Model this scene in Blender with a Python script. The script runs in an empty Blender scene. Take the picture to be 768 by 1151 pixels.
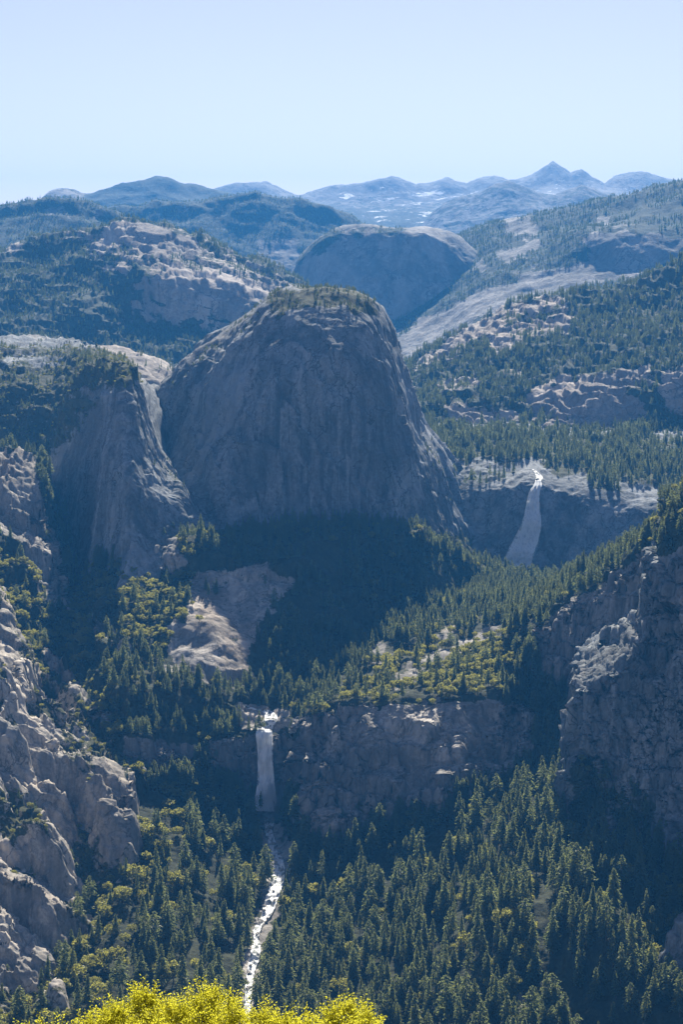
import bpy, math, random
import numpy as np
from mathutils import Vector, Matrix
random.seed(7); rng = np.random.default_rng(11)
S = bpy.context.scene
COL = S.collection

# ------------------------------------------------------------------ camera
F = 2140.0; W0, H0 = 768.0, 1151.0
PITCH = math.radians(7.6); cS, sS = math.cos(PITCH), math.sin(PITCH)
cam = bpy.data.cameras.new('camera'); cam_o = bpy.data.objects.new('camera', cam); COL.objects.link(cam_o)
cam.sensor_fit = 'VERTICAL'; cam.sensor_height = 36.0; cam.lens = 36.0 * F / H0
cam.clip_start = 0.5; cam.clip_end = 80000
cam_o.location = (0, 0, 0); cam_o.rotation_euler = (math.radians(90) - PITCH, 0, 0)
S.camera = cam_o

# ------------------------------------------------------------------ noise
_perm = rng.permutation(256).astype(np.int32); _perm = np.concatenate([_perm, _perm, _perm])
_g = rng.normal(size=(256, 3)).astype(np.float32); _g /= np.linalg.norm(_g, axis=1, keepdims=True)
def perlin(x, y, z):
    xi = np.floor(x).astype(np.int32); yi = np.floor(y).astype(np.int32); zi = np.floor(z).astype(np.int32)
    xf = (x - xi).astype(np.float32); yf = (y - yi).astype(np.float32); zf = (z - zi).astype(np.float32)
    u = xf*xf*xf*(xf*(xf*6-15)+10); v = yf*yf*yf*(yf*(yf*6-15)+10); w = zf*zf*zf*(zf*(zf*6-15)+10)
    xi &= 255; yi &= 255; zi &= 255
    r = 0
    for dx in (0, 1):
        for dy in (0, 1):
            for dz in (0, 1):
                h = _perm[_perm[_perm[xi+dx]+yi+dy]+zi+dz]
                g = _g[h]
                d = g[..., 0]*(xf-dx) + g[..., 1]*(yf-dy) + g[..., 2]*(zf-dz)
                r = r + d * (u if dx else 1-u) * (v if dy else 1-v) * (w if dz else 1-w)
    return r * 1.5
def fbm(x, y, z, o=5, gain=0.5):
    s = 0; a = 1.0; f = 1.0
    for k in range(o):
        s = s + a*perlin(x*f+17.3*k, y*f+5.1*k, z*f+9.7*k); a *= gain; f *= 2.03
    return s
def ridged(x, y, z, o=5, gain=0.55):
    s = 0; a = 1.0; f = 1.0
    for k in range(o):
        s = s + a*(0.35-np.abs(perlin(x*f+7.3*k, y*f+3.1*k, z*f+1.7*k))); a *= gain; f *= 2.1
    return s
def facet(x, y, z, o=2):
    s = 0; a = 1.0; f = 1.0
    for k in range(o):
        X, Y, Zc = x*f+31*k, y*f, z*f; xi = np.floor(X).astype(np.int32); yi = np.floor(Y).astype(np.int32); zi = np.floor(Zc).astype(np.int32)
        best = np.full(X.shape, 9e9); out = np.zeros(X.shape)
        for dx in (-1, 0, 1):
            for dy in (-1, 0, 1):
                for dz in (-1, 0, 1):
                    cx, cy, cz = xi+dx, yi+dy, zi+dz
                    h = _perm[_perm[_perm[cx & 255]+(cy & 255)]+(cz & 255)]; g = _g[h]; g2 = _g[(h*7+13) & 255]
                    ex = X-(cx+.5+.4*g[..., 0]); ey = Y-(cy+.5+.4*g[..., 1]); ez = Zc-(cz+.5+.4*g[..., 2])
                    d = ex*ex+ey*ey+ez*ez; m = d < best
                    out = np.where(m, g2[..., 0]*ex+g2[..., 1]*ey+g2[..., 2]*ez+.5*g[..., 0], out); best = np.minimum(best, d)
        s = s+a*out; a *= .5; f *= 2.2
    return s
def sstep(a, b, x):
    t = np.clip((x-a)/(b-a), 0, 1); return t*t*(3-2*t)

def pchip(xs, ys, t):
    """monotone cubic along axis 0; ys (R,...) , t (T,)"""
    xs = np.asarray(xs, float); ys = np.asarray(ys, float); t = np.asarray(t, float)
    h = np.diff(xs); hh = h.reshape((-1,)+(1,)*(ys.ndim-1))
    d = np.diff(ys, axis=0)/hh
    m = np.zeros_like(ys)
    if len(xs) > 2:
        w1 = 2*hh[1:]+hh[:-1]; w2 = hh[1:]+2*hh[:-1]
        p = d[:-1]*d[1:]
        with np.errstate(divide='ignore', invalid='ignore'):
            q = (w1+w2)/(w1/d[:-1]+w2/d[1:])
        m[1:-1] = np.where(p > 0, q, 0)
    m[0] = d[0]; m[-1] = d[-1]
    i = np.clip(np.searchsorted(xs, t, side='right')-1, 0, len(xs)-2)
    sh = (-1,)+(1,)*(ys.ndim-1)
    hi = h[i].reshape(sh); s = ((t-xs[i])/h[i]); s = np.clip(s, 0, 1).reshape(sh)
    return ((2*s**3-3*s**2+1)*ys[i] + (s**3-2*s**2+s)*hi*m[i] + (-2*s**3+3*s**2)*ys[i+1] + (s**3-s**2)*hi*m[i+1])

# ------------------------------------------------------------------ survey: sight line -> world point at a known distance
def z_at(py, D):
    b = (H0/2-py)/F
    return D*(-sS+b*cS)/(cS+b*sS)
def xyz(px, z, D):
    r = z/D; b = (r*cS+sS)/(cS-r*sS)
    return (px-W0/2)/F*D/(cS+b*sS), D, z
def to_px(X, Y, Z):
    f = Y*cS-Z*sS; u = Y*sS+Z*cS
    return W0/2+F*X/f, H0/2-F*u/f
def pt(px, py, D):
    return Vector(xyz(px, z_at(py, D), D))

def tag(o, label=None, cat=None, group=None, kind=None):
    if label: o['label'] = label
    if cat: o['category'] = cat
    if group: o['group'] = group
    if kind: o['kind'] = kind
    return o
def mesh_obj(name, verts, faces, mat, parent=None, smooth=False, link=True):
    me = bpy.data.meshes.new(name)
    verts = np.asarray(verts, dtype=np.float32).reshape(-1, 3)
    faces = np.asarray(faces, dtype=np.int32)
    nf, k = faces.shape
    me.vertices.add(len(verts)); me.vertices.foreach_set('co', verts.ravel())
    me.loops.add(nf*k); me.loops.foreach_set('vertex_index', faces.ravel())
    me.polygons.add(nf); me.polygons.foreach_set('loop_start', np.arange(nf, dtype=np.int32)*k)
    try: me.polygons.foreach_set('loop_total', np.full(nf, k, dtype=np.int32))
    except Exception: pass
    me.polygons.foreach_set('use_smooth', np.full(nf, smooth, dtype=bool))
    me.update(calc_edges=True); me.validate()
    for m in (mat if isinstance(mat, (list, tuple)) else [mat]): me.materials.append(m)
    o = bpy.data.objects.new(name, me)
    if parent: o.parent = parent
    if link: COL.objects.link(o)
    return o
def add_attr(o, name, arr):
    a = o.data.attributes.new(name, 'FLOAT', 'POINT'); a.data.foreach_set('value', np.asarray(arr, dtype=np.float32).ravel())

# ------------------------------------------------------------------ materials
class NT:
    def __init__(s, name):
        s.m = bpy.data.materials.new(name); s.m.use_nodes = True; s.t = s.m.node_tree; s.t.nodes.clear()
        s.out = s.t.nodes.new('ShaderNodeOutputMaterial')
    def n(s, typ, **kw):
        nd = s.t.nodes.new(typ)
        for k, v in kw.items():
            if k in nd.inputs.keys() if isinstance(k, str) else False: nd.inputs[k].default_value = v
            else: setattr(nd, k, v)
        return nd
    def l(s, a, b): s.t.links.new(a, b)
    def noise(s, vec, scale, detail=6, rough=0.6, dist=0.0, col=False):
        nd = s.t.nodes.new('ShaderNodeTexNoise'); nd.inputs['Scale'].default_value = scale
        nd.inputs['Detail'].default_value = detail; nd.inputs['Roughness'].default_value = rough
        nd.inputs['Distortion'].default_value = dist
        s.l(vec, nd.inputs['Vector']); return nd.outputs['Color' if col else 'Fac']
    def vmul(s, vec, v):
        nd = s.t.nodes.new('ShaderNodeVectorMath'); nd.operation = 'MULTIPLY'; s.l(vec, nd.inputs[0]); nd.inputs[1].default_value = v
        return nd.outputs[0]
    def ramp(s, fac, a, b, ca=0.0, cb=1.0):
        nd = s.t.nodes.new('ShaderNodeMapRange'); nd.interpolation_type = 'SMOOTHSTEP'
        nd.inputs['From Min'].default_value = a; nd.inputs['From Max'].default_value = b
        nd.inputs['To Min'].default_value = ca; nd.inputs['To Max'].default_value = cb
        s.l(fac, nd.inputs['Value']); return nd.outputs[0]
    def math(s, op, a, b=None):
        nd = s.t.nodes.new('ShaderNodeMath'); nd.operation = op
        for i, v in enumerate((a, b)):
            if v is None: continue
            if isinstance(v, (int, float)): nd.inputs[i].default_value = v
            else: s.l(v, nd.inputs[i])
        return nd.outputs[0]
    def mix(s, fac, a, b, mode='MIX'):
        nd = s.t.nodes.new('ShaderNodeMix'); nd.data_type = 'RGBA'; nd.blend_type = mode
        if isinstance(fac, (int, float)): nd.inputs[0].default_value = fac
        else: s.l(fac, nd.inputs[0])
        for sock, v in ((nd.inputs[6], a), (nd.inputs[7], b)):
            if isinstance(v, tuple): sock.default_value = v if len(v) == 4 else v+(1,)
            else: s.l(v, sock)
        return nd.outputs[2]

def rock_material(name, light, dark, stain, veg_col, veg_col2, unit=1.0, bump=1.0, snow=None, streak=1.0, lichen_shade=(.095, .095, .10)):
    """weathered granite with ledges of brush; unit = metres of the finest grain that shows"""
    t = NT(name)
    pos = t.n('ShaderNodeNewGeometry').outputs['Position']
    st = t.noise(t.vmul(pos, (.045/unit, .045/unit, .005/unit)), 1.0, 7, .62, 1.2)
    bl = t.noise(pos, .012/unit, 6, .6, .6)
    fi = t.noise(pos, .22/unit, 6, .7)
    big = t.noise(pos, .004/unit, 4, .55)
    c = t.mix(t.ramp(st, .38, .62), dark, light)
    c = t.mix(t.ramp(bl, .42, .66, 0, .55), c, light)
    c = t.mix(t.ramp(big, .5, .7, 0, .5*streak), c, stain)
    st2 = t.noise(t.vmul(pos, (.12/unit, .12/unit, .004/unit)), 1.0, 5, .6, .4)
    c = t.mix(t.ramp(st2, .56, .68, 0, .65*streak), c, tuple(0.35*v for v in dark))
    c = t.mix(t.ramp(fi, .3, .7, .55, 0), c, tuple(0.45*v for v in dark))
    pn = t.noise(t.vmul(pos, (.0085/unit, .0085/unit, .0032/unit)), 1.0, 3, .5, 1.5)
    c = t.mix(t.ramp(pn, .40, .52, .5, 0), c, tuple(.55*v for v in dark))
    c = t.mix(t.ramp(pn, .56, .62, 0, .45), c, tuple(min(1, 1.1*v) for v in light))
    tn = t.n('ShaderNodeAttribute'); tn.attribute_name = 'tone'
    c = t.mix(t.math('MULTIPLY', tn.outputs['Fac'], t.ramp(st, .3, .7, 1.0, .6)), c, lichen_shade)  # cliff darkening: part lichen, part shade painted into the rock colour
    vd = t.t.nodes.new('ShaderNodeVectorMath'); vd.operation = 'ADD'
    t.l(t.vmul(pos, (.030/unit, .030/unit, .011/unit)), vd.inputs[0]); t.l(t.vmul(t.noise(pos, .03/unit, 4, .6, 0, True), (1.6, 1.6, 1.6)), vd.inputs[1])
    vo = t.t.nodes.new('ShaderNodeTexVoronoi'); vo.feature = 'DISTANCE_TO_EDGE'; vo.inputs['Scale'].default_value = 1.0; t.l(vd.outputs[0], vo.inputs['Vector'])
    crk = t.math('MULTIPLY', t.ramp(vo.outputs['Distance'], .0, .05, .75, 0), t.ramp(bl, .4, .6))
    c = t.mix(crk, c, tuple(.3*v for v in dark))
    at = t.n('ShaderNodeAttribute'); at.attribute_name = 'veg'
    vn = t.noise(pos, .10/unit, 5, .65)
    vf = t.ramp(t.math('ADD', at.outputs['Fac'], t.math('MULTIPLY', t.math('SUBTRACT', vn, .5), 1.5)), .40, .58)
    vc = t.mix(t.ramp(t.noise(pos, .05/unit, 4, .6), .35, .65), veg_col, veg_col2)
    vc = t.mix(t.ramp(fi, .35, .65, .6, 0), vc, tuple(.4*v for v in veg_col))
    c = t.mix(vf, c, vc)
    if snow:
        a2 = t.n('ShaderNodeAttribute'); a2.attribute_name = 'snow'
        sn = t.noise(t.vmul(pos, (1, 1, 2.5)), .022/unit, 6, .75)
        sf = t.ramp(t.math('ADD', a2.outputs['Fac'], t.math('MULTIPLY', t.math('SUBTRACT', sn, .5), 2.2)), .75, .95)
        c = t.mix(sf, c, snow)
    b = t.n('ShaderNodeBsdfPrincipled'); b.inputs['Roughness'].default_value = .92
    b.inputs['Specular IOR Level'].default_value = .15
    t.l(c, b.inputs['Base Color'])
    hgt = t.math('ADD', t.math('MULTIPLY', fi, .5), t.math('ADD', st, t.math('MULTIPLY', vn, .6)))
    bp = t.n('ShaderNodeBump'); bp.inputs['Strength'].default_value = .6; bp.inputs['Distance'].default_value = 4.0*unit*bump
    t.l(hgt, bp.inputs['Height']); t.l(bp.outputs[0], b.inputs['Normal'])
    t.l(b.outputs[0], t.out.inputs['Surface'])
    return t.m

GRN = dict(light=(.50, .46, .42), dark=(.24, .225, .21), stain=(.38, .26, .17), veg_col=(.030, .036, .018), veg_col2=(.058, .064, .028))
M_valley = rock_material('granite_valley', **GRN)
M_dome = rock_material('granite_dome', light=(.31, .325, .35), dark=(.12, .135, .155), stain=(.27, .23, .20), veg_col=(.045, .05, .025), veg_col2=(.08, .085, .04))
M_crag = rock_material('granite_crag', light=(.60, .53, .45), dark=(.25, .24, .23), stain=(.42, .34, .25), veg_col=(.05, .055, .022), veg_col2=(.09, .09, .035), unit=.8, bump=.5)
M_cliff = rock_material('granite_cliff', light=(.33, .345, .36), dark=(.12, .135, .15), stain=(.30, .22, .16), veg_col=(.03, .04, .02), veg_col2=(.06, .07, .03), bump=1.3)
M_hill = rock_material('granite_hill', light=(.52, .46, .41), dark=(.28, .25, .235), stain=(.36, .28, .22), veg_col=(.03, .042, .022), veg_col2=(.07, .075, .04), unit=1.8)
M_far = rock_material('granite_far', light=(.36, .34, .33), dark=(.16, .16, .16), stain=(.24, .2, .18), veg_col=(.022, .036, .022), veg_col2=(.045, .058, .036), unit=3.0, snow=(.6, .6, .62))
M_peak = rock_material('granite_peak', light=(.30, .29, .29), dark=(.15, .15, .16), stain=(.2, .18, .17), veg_col=(.03, .045, .03), veg_col2=(.055, .065, .045), unit=5.0, snow=(.85, .86, .88))
M_ledge = rock_material('granite_ledge', light=(.42, .39, .36), dark=(.22, .21, .2), stain=(.3, .25, .18), veg_col=(.05, .06, .025), veg_col2=(.1, .1, .05), unit=.05)

def leaf_material(name, ca, cb, trans, tf=.35, rough=.6):
    t = NT(name)
    oi = t.n('ShaderNodeObjectInfo')
    pos = t.n('ShaderNodeTexCoord').outputs['Object']
    c = t.mix(oi.outputs['Random'], ca, cb)
    nz = t.noise(pos, 9.0, 2, .5)
    c = t.mix(t.ramp(nz, .3, .7, .0, .5), c, tuple(v*.55 for v in ca))
    d = t.n('ShaderNodeBsdfDiffuse'); t.l(c, d.inputs['Color'])
    tr = t.n('ShaderNodeBsdfTranslucent'); tr.inputs['Color'].default_value = trans+(1,)
    g = t.n('ShaderNodeBsdfGlossy'); g.inputs['Roughness'].default_value = .45; g.inputs['Color'].default_value = (.5, .5, .5, 1)
    mx = t.n('ShaderNodeMixShader'); mx.inputs[0].default_value = tf
    t.l(d.outputs[0], mx.inputs[1]); t.l(tr.outputs[0], mx.inputs[2])
    m2 = t.n('ShaderNodeMixShader'); m2.inputs[0].default_value = .04
    t.l(mx.outputs[0], m2.inputs[1]); t.l(g.outputs[0], m2.inputs[2])
    t.l(m2.outputs[0], t.out.inputs['Surface']); return t.m
M_needle = leaf_material('conifer_needles', (.055, .085, .035), (.10, .12, .055), (.34, .38, .14), .48)
M_oak = leaf_material('oak_leaves', (.08, .105, .025), (.15, .16, .04), (.50, .48, .10), .52)
M_bush = leaf_material('sunlit_leaves', (.09, .13, .015), (.18, .21, .02), (.82, .78, .06), .58)
def plain(name, c, rough=.9, c2=None, scale=3.0):
    t = NT(name); b = t.n('ShaderNodeBsdfPrincipled'); b.inputs['Roughness'].default_value = rough
    pos = t.n('ShaderNodeTexCoord').outputs['Object']
    t.l(t.mix(t.ramp(t.noise(pos, scale, 5, .6), .35, .65), c, c2 or tuple(v*.5 for v in c)), b.inputs['Base Color'])
    t.l(b.outputs[0], t.out.inputs['Surface']); return t.m
M_bark = plain('bark', (.11, .08, .06), scale=12)
M_dead = plain('dead_wood', (.28, .22, .20), scale=8)
M_boulder = plain('boulder_granite', (.42, .39, .36), c2=(.2, .19, .18), scale=.35)
def water_material(name, col, col2, gap, vec, lo, hi, alpha_edge=False):
    t = NT(name)
    pos = t.n('ShaderNodeNewGeometry').outputs['Position']
    nz = t.noise(t.vmul(pos, vec), 1.0, 6, .65, .5)
    c = t.mix(t.ramp(nz, lo, hi), gap, t.mix(t.noise(t.vmul(pos, tuple(4*v for v in vec)), 1.0, 3, .6), col, col2))
    b = t.n('ShaderNodeBsdfPrincipled'); b.inputs['Roughness'].default_value = .7
    t.l(c, b.inputs['Base Color'])
    bp = t.n('ShaderNodeBump'); bp.inputs['Strength'].default_value = .35; bp.inputs['Distance'].default_value = 1.0
    t.l(nz, bp.inputs['Height']); t.l(bp.outputs[0], b.inputs['Normal'])
    if alpha_edge:
        at = t.n('ShaderNodeAttribute'); at.attribute_name = 'thin'
        al = t.ramp(t.math('SUBTRACT', t.math('ADD', nz, .35), t.math('MULTIPLY', at.outputs['Fac'], .8)), .05, .30)
        tr = t.n('ShaderNodeBsdfTransparent'); tl = t.n('ShaderNodeBsdfTranslucent'); tl.inputs['Color'].default_value = (.8, .82, .85, 1)
        m1 = t.n('ShaderNodeMixShader'); m1.inputs[0].default_value = .25
        t.l(b.outputs[0], m1.inputs[1]); t.l(tl.outputs[0], m1.inputs[2])
        m2 = t.n('ShaderNodeMixShader'); t.l(al, m2.inputs[0]); t.l(tr.outputs[0], m2.inputs[1]); t.l(m1.outputs[0], m2.inputs[2])
        t.l(m2.outputs[0], t.out.inputs['Surface'])
    else: t.l(b.outputs[0], t.out.inputs['Surface'])
    return t.m
M_fall = water_material('falling_water', (.95, .96, .97), (.85, .88, .92), (.50, .56, .64), (.28, .28, .022), .30, .54, True)
M_rapid = water_material('white_rapids', (.9, .9, .9), (.75, .76, .78), (.12, .14, .14), (.20, .08, .20), .40, .52)

# ------------------------------------------------------------------ landforms
LF = {}
# far slopes: distance of the ridge and how steeply the slope in front of it falls
STEEPEN = dict(hill=(5900, .55), right_mountain=(8200, .8), back_dome=(7700, .6), left_ridge=(8100, .5), mid_ridge=(9600, .5), mid_slope=(5000, .9), far_left=(12600, .6))
def inpoly(px, py, poly):
    r = np.zeros(px.shape, bool); n = len(poly)
    for i in range(n):
        x1, y1 = poly[i]; x2, y2 = poly[(i+1) % n]
        if y1 == y2: continue
        c = ((y1 > py) != (y2 > py)) & (px < (x2-x1)*(py-y1)/(y2-y1)+x1)
        r ^= c
    return r
def soft(a, n=2):
    a = a.astype(np.float32)
    for _ in range(n):
        p = np.pad(a, 1, mode='edge')
        a = (p[1:-1, 1:-1]*2+p[:-2, 1:-1]+p[2:, 1:-1]+p[1:-1, :-2]+p[1:-1, 2:])/6
    return a

def landform(name, label, cat, rows, px0, px1, step, noises, mat, vegfn, snowfn=None, rmin=5, obj_name=None, tonefn=None, lin=False):
    cols = np.linspace(px0, px1, int((px1-px0)/step)+1)
    Z = []; D = []; PYr = []
    for r in rows:
        hid = (r[0] == 'z')
        p = r[1] if hid else r
        xs = [q[0] for q in p]
        d = pchip(xs, [q[2] for q in p], np.clip(cols, xs[0], xs[-1])); v = pchip(xs, [q[1] for q in p], np.clip(cols, xs[0], xs[-1]))
        if lin: v = .9*np.interp(cols, xs, [q[1] for q in p])+.1*v
        if name in ('valley', 'canyon_floor', 'left_crag', 'left_dome'):   # the left wall lies back
            d = np.where(d > 1830, 1830+(d-1830)*(1+.55*sstep(150, 55, cols)), d)
        if not hid and name in STEEPEN: d = STEEPEN[name][0]-(STEEPEN[name][0]-d)*STEEPEN[name][1]
        z = v if hid else z_at(v, d)
        Z.append(z); D.append(d); PYr.append(to_px(*xyz(cols, z, d))[1])
    Z = np.array(Z); D = np.array(D)
    ts = []
    for i in range(len(rows)-1):
        gap = np.percentile(np.abs(PYr[i+1]-PYr[i]), 85); hidden = rows[i][0] == 'z' or rows[i+1][0] == 'z'
        n = int(max(rmin, gap/step)) if not hidden else int(max(8, min(60, gap/step)))
        ts.append(i+np.arange(n)/n)
    ts = np.concatenate(ts+[[len(rows)-1]])
    v = np.arange(len(rows))
    Zs = pchip(v, Z, ts); Ds = pchip(v, D, ts)
    PX = np.broadcast_to(cols, Zs.shape)
    X, Y, Zw = xyz(PX, Zs, Ds)
    P = np.stack([X, Y, Zw], -1)
    def normals(P):
        du = np.gradient(P, axis=1); dv = np.gradient(P, axis=0)
        N = np.cross(dv, du); N /= (np.linalg.norm(N, axis=-1, keepdims=True)+1e-9)
        s = np.sign(N[..., 2:3]*1.0+(-N[..., 1:2])*.3); s[s == 0] = 1
        return N*s
    N = normals(P)
    steep = 1-np.abs(N[..., 2])
    x, y, z = P[..., 0], P[..., 1], P[..., 2]
    for nz in noises:
        kind, amp, wh, wv, o = nz[:5]; where = nz[5] if len(nz) > 5 else None
        if kind == 't':     # ledges: flat treads and steep risers along the joints; wv = lean to the right
            if callable(where): aw = where(PX, to_px(x, y, z)[1])
            elif where == 'steep': aw = sstep(.1, .3, steep)
            else: aw = 1.0
            zz = P[..., 2]; c = (zz+wv*x)/wh + .9*fbm(x/(3*wh), y/(3*wh), z/(3*wh), 4)
            fr = c-np.floor(c); dz_ = wh*(sstep(.55, 1.0, fr)-fr+.12*fr)*amp*aw
            P = P+np.stack([0*dz_, 0*dz_, dz_], -1); N = normals(P); continue
        f = {'f': fbm, 'r': ridged, 'v': facet, 'a': None}[kind]
        if kind == 'v':   # joints lean with the rock
            wx = 6*fbm(x/40, y/40, z/40, 3); a = amp*f((x+z*.45+wx)/wh, (y+wx)/wh, z/wv, o)
        elif kind == 'a':
            u_ = .88*x+.47*z; v_ = -.47*x+.88*z; a = amp*ridged(u_/wh+.4*fbm(x/80, y/80, z/80, 3), y/(wh*1.6), v_/wv, o)
        else: a = amp*f(x/wh, y/wh, z/wv, o)
        if callable(where): a = a*where(PX, to_px(x, y, z)[1])
        elif where == 'steep': a = a*sstep(.15, .45, steep)
        if where == 'flat': a = a*(1-sstep(.2, .5, steep))
        P = P+N*a[..., None]
    N = normals(P)
    PXd, PYd = to_px(P[..., 0], P[..., 1], P[..., 2])
    k_ = 25*np.median(P[..., 1])/2140; pxw = PXd+9*fbm(x/k_, y/k_, z/k_, 5, .6); pyw = PYd+9*fbm(x/k_+9, y/k_, z/k_, 5, .6)
    veg = soft(np.clip(vegfn(pxw, pyw, N, P), 0, 1), 5)
    R, C = Zs.shape
    idx = np.arange(R*C).reshape(R, C)
    faces = np.stack([idx[:-1, :-1], idx[1:, :-1], idx[1:, 1:], idx[:-1, 1:]], -1).reshape(-1, 4)
    o = mesh_obj(obj_name or name, P.reshape(-1, 3), faces, mat, smooth=True)
    add_attr(o, 'veg', veg)
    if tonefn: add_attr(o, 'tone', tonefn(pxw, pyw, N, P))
    if snowfn: add_attr(o, 'snow', snowfn(pxw, pyw, N, P))
    tag(o, label, cat, None, 'structure')
    LF[name] = dict(P=P, N=N, px=PXd, py=PYd, veg=veg, pxw=pxw, pyw=pyw)
    return o

def polys(px, py, base, lst):
    v = np.full(px.shape, base, np.float32)
    for val, poly in lst:
        v = np.where(inpoly(px, py, poly), val, v)
    return v

# --- far ranges
PEAK_N = [('r', 120, 1500, 1500, 6), ('f', 30, 300, 300, 5)]
landform('far_range', 'hazy blue mountain range with patches of snow and a sharp pointed summit along the horizon', 'mountain', [
    ('z', [(-220, -300, 18500), (960, -300, 18500)]),
    [(-220, 240, 16200), (30, 236, 16200), (200, 222, 16200), (240, 214, 16200), (262, 206, 16200), (298, 206, 16200), (318, 214, 16200), (336, 221, 16200), (350, 216, 16200), (372, 211, 16200), (385, 210, 16200), (410, 206, 16200), (425, 202, 16200), (440, 198, 16200), (455, 204, 16200), (468, 209, 16200), (485, 207, 16200), (503, 200, 16200), (512, 205, 16200), (525, 208, 16200), (540, 202, 16200), (556, 199, 16200), (572, 204, 16200), (590, 202, 16200), (610, 191, 16200), (622, 183, 16200), (632, 189, 16200), (641, 196, 16200), (654, 192, 16200), (665, 201, 16200), (680, 208, 16200), (694, 199, 16200), (705, 196, 16200), (722, 194, 16200), (738, 198, 16200), (755, 204, 16200), (790, 207, 16200), (960, 215, 16200)],
    [(-220, 250, 15400), (240, 232, 15400), (380, 228, 15400), (450, 228, 15400), (520, 226, 15400), (622, 212, 15500), (700, 218, 15400), (960, 235, 15400)],
    [(-220, 275, 13800), (240, 262, 13800), (400, 255, 13800), (520, 248, 13800), (622, 240, 13800), (960, 255, 13800)],
    [(-220, 320, 12000), (960, 320, 12000)]], -220, 960, 2.0,
    [('r', 20, 600, 600, 4), ('r', 20, 160, 160, 5)], M_peak,
    lambda px, py, N, P: .25+.5*sstep(215, 250, py),
    lambda px, py, N, P: np.where(inpoly(px, py, [(375, 216), (440, 208), (500, 206), (530, 212), (560, 204), (600, 200), (625, 186), (700, 206), (768, 204), (768, 230), (600, 235), (480, 256), (420, 250)]), .64, .22), obj_name='mountain_range', lin=True)
landform('inner_ridge', 'hazy blue ridge of low humps below the pointed far summit', 'mountain ridge', [
    ('z', [(430, -300, 14600), (900, -300, 14600)]),
    [(430, 300, 13200), (465, 262, 13200), (482, 246, 13200), (500, 231, 13200), (520, 222, 13200), (540, 218, 13200), (555, 209, 13200), (571, 205, 13200), (585, 210, 13200), (605, 219, 13200), (625, 221, 13200), (642, 214, 13200), (655, 210, 13200), (668, 216, 13200), (685, 222, 13200), (720, 224, 13200), (900, 230, 13200)],
    [(430, 310, 12600), (500, 252, 12600), (571, 236, 12600), (655, 238, 12600), (900, 255, 12600)],
    [(430, 330, 11500), (900, 310, 11500)]], 430, 900, 2.0, [('r', 22, 500, 500, 5), ('r', 18, 150, 150, 5)], M_peak,
    lambda px, py, N, P: .45+0*px, lambda px, py, N, P: .25+0*px, obj_name='mountain_ridge', lin=True)
landform('far_left', 'long hazy blue mountain on the horizon at the left with a blunt central summit', 'mountain', [
    ('z', [(20, -300, 14000), (470, -300, 14000)]),
    [(20, 262, 12600), (40, 236, 12600), (47, 224, 12600), (56, 217, 12600), (75, 214, 12600), (95, 217, 12600), (115, 214, 12600), (140, 210, 12600), (165, 206, 12600), (185, 201, 12600), (205, 207, 12600), (240, 213, 12600), (270, 219, 12600), (300, 223, 12600), (340, 233, 12600), (400, 258, 12600), (470, 300, 12600)],
    [(20, 275, 12000), (80, 232, 12000), (185, 222, 12000), (300, 242, 12000), (470, 310, 12000)],
    [(20, 320, 10800), (470, 330, 10800)]], 20, 470, 2.0, [('r', 45, 900, 900, 6), ('f', 16, 220, 220, 5)], M_far,
    lambda px, py, N, P: .75-.5*inpoly(px, py, [(50, 212), (95, 214), (95, 228), (50, 230)]), lambda px, py, N, P: 0*px, obj_name='mountain')
landform('mid_ridge', 'broad rounded forested mountain in blue haze left of centre below the horizon', 'mountain', [
    ('z', [(70, -600, 10800), (540, -600, 10800)]),
    [(70, 262, 9600), (100, 246, 9600), (130, 236, 9600), (170, 229, 9600), (220, 226, 9600), (250, 221, 9600), (280, 217, 9600), (310, 222, 9600), (345, 228, 9600), (380, 238, 9600), (410, 252, 9600), (440, 272, 9600), (480, 300, 9600), (540, 330, 9600)],
    [(70, 275, 9200), (280, 236, 9200), (400, 268, 9200), (540, 335, 9200)],
    [(70, 300, 8400), (280, 285, 8500), (400, 300, 8500), (540, 345, 8400)],
    [(70, 350, 7600), (540, 370, 7600)]], 70, 540, 1.7, [('r', 40, 700, 700, 6), ('f', 14, 160, 160, 5)], M_far,
    lambda px, py, N, P: polys(px, py, .75, [(.25, [(290, 272), (330, 268), (345, 300), (300, 305)]), (.35, [(200, 232), (225, 235), (215, 245), (200, 240)])]), lambda px, py, N, P: polys(px, py, 0, [(.45, [(290, 270), (335, 268), (345, 302), (300, 305)])]), obj_name='mountain')
landform('left_ridge', 'dark forested ridge at the left edge with a pale bald patch, below the horizon', 'mountain ridge', [
    ('z', [(-220, -500, 9000), (230, -500, 9000)]),
    [(-220, 236, 8100), (0, 231, 8100), (40, 228, 8100), (75, 227, 8100), (100, 231, 8100), (122, 238, 8100), (135, 246, 8100), (145, 262, 8100), (170, 285, 8100), (230, 310, 8100)],
    [(-220, 250, 7800), (75, 245, 7800), (130, 262, 7800), (230, 320, 7800)],
    [(-220, 290, 6900), (75, 290, 6900), (230, 330, 6900)]], -220, 230, 1.7, [('r', 30, 600, 600, 6), ('f', 14, 140, 140, 5)], M_far,
    lambda px, py, N, P: polys(px, py, .85, [(.3, [(52, 232), (75, 234), (72, 246), (54, 242)]), (.35, [(100, 234), (125, 240), (130, 250), (108, 246)])]), lambda px, py, N, P: 0*px, obj_name='mountain_ridge')
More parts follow.
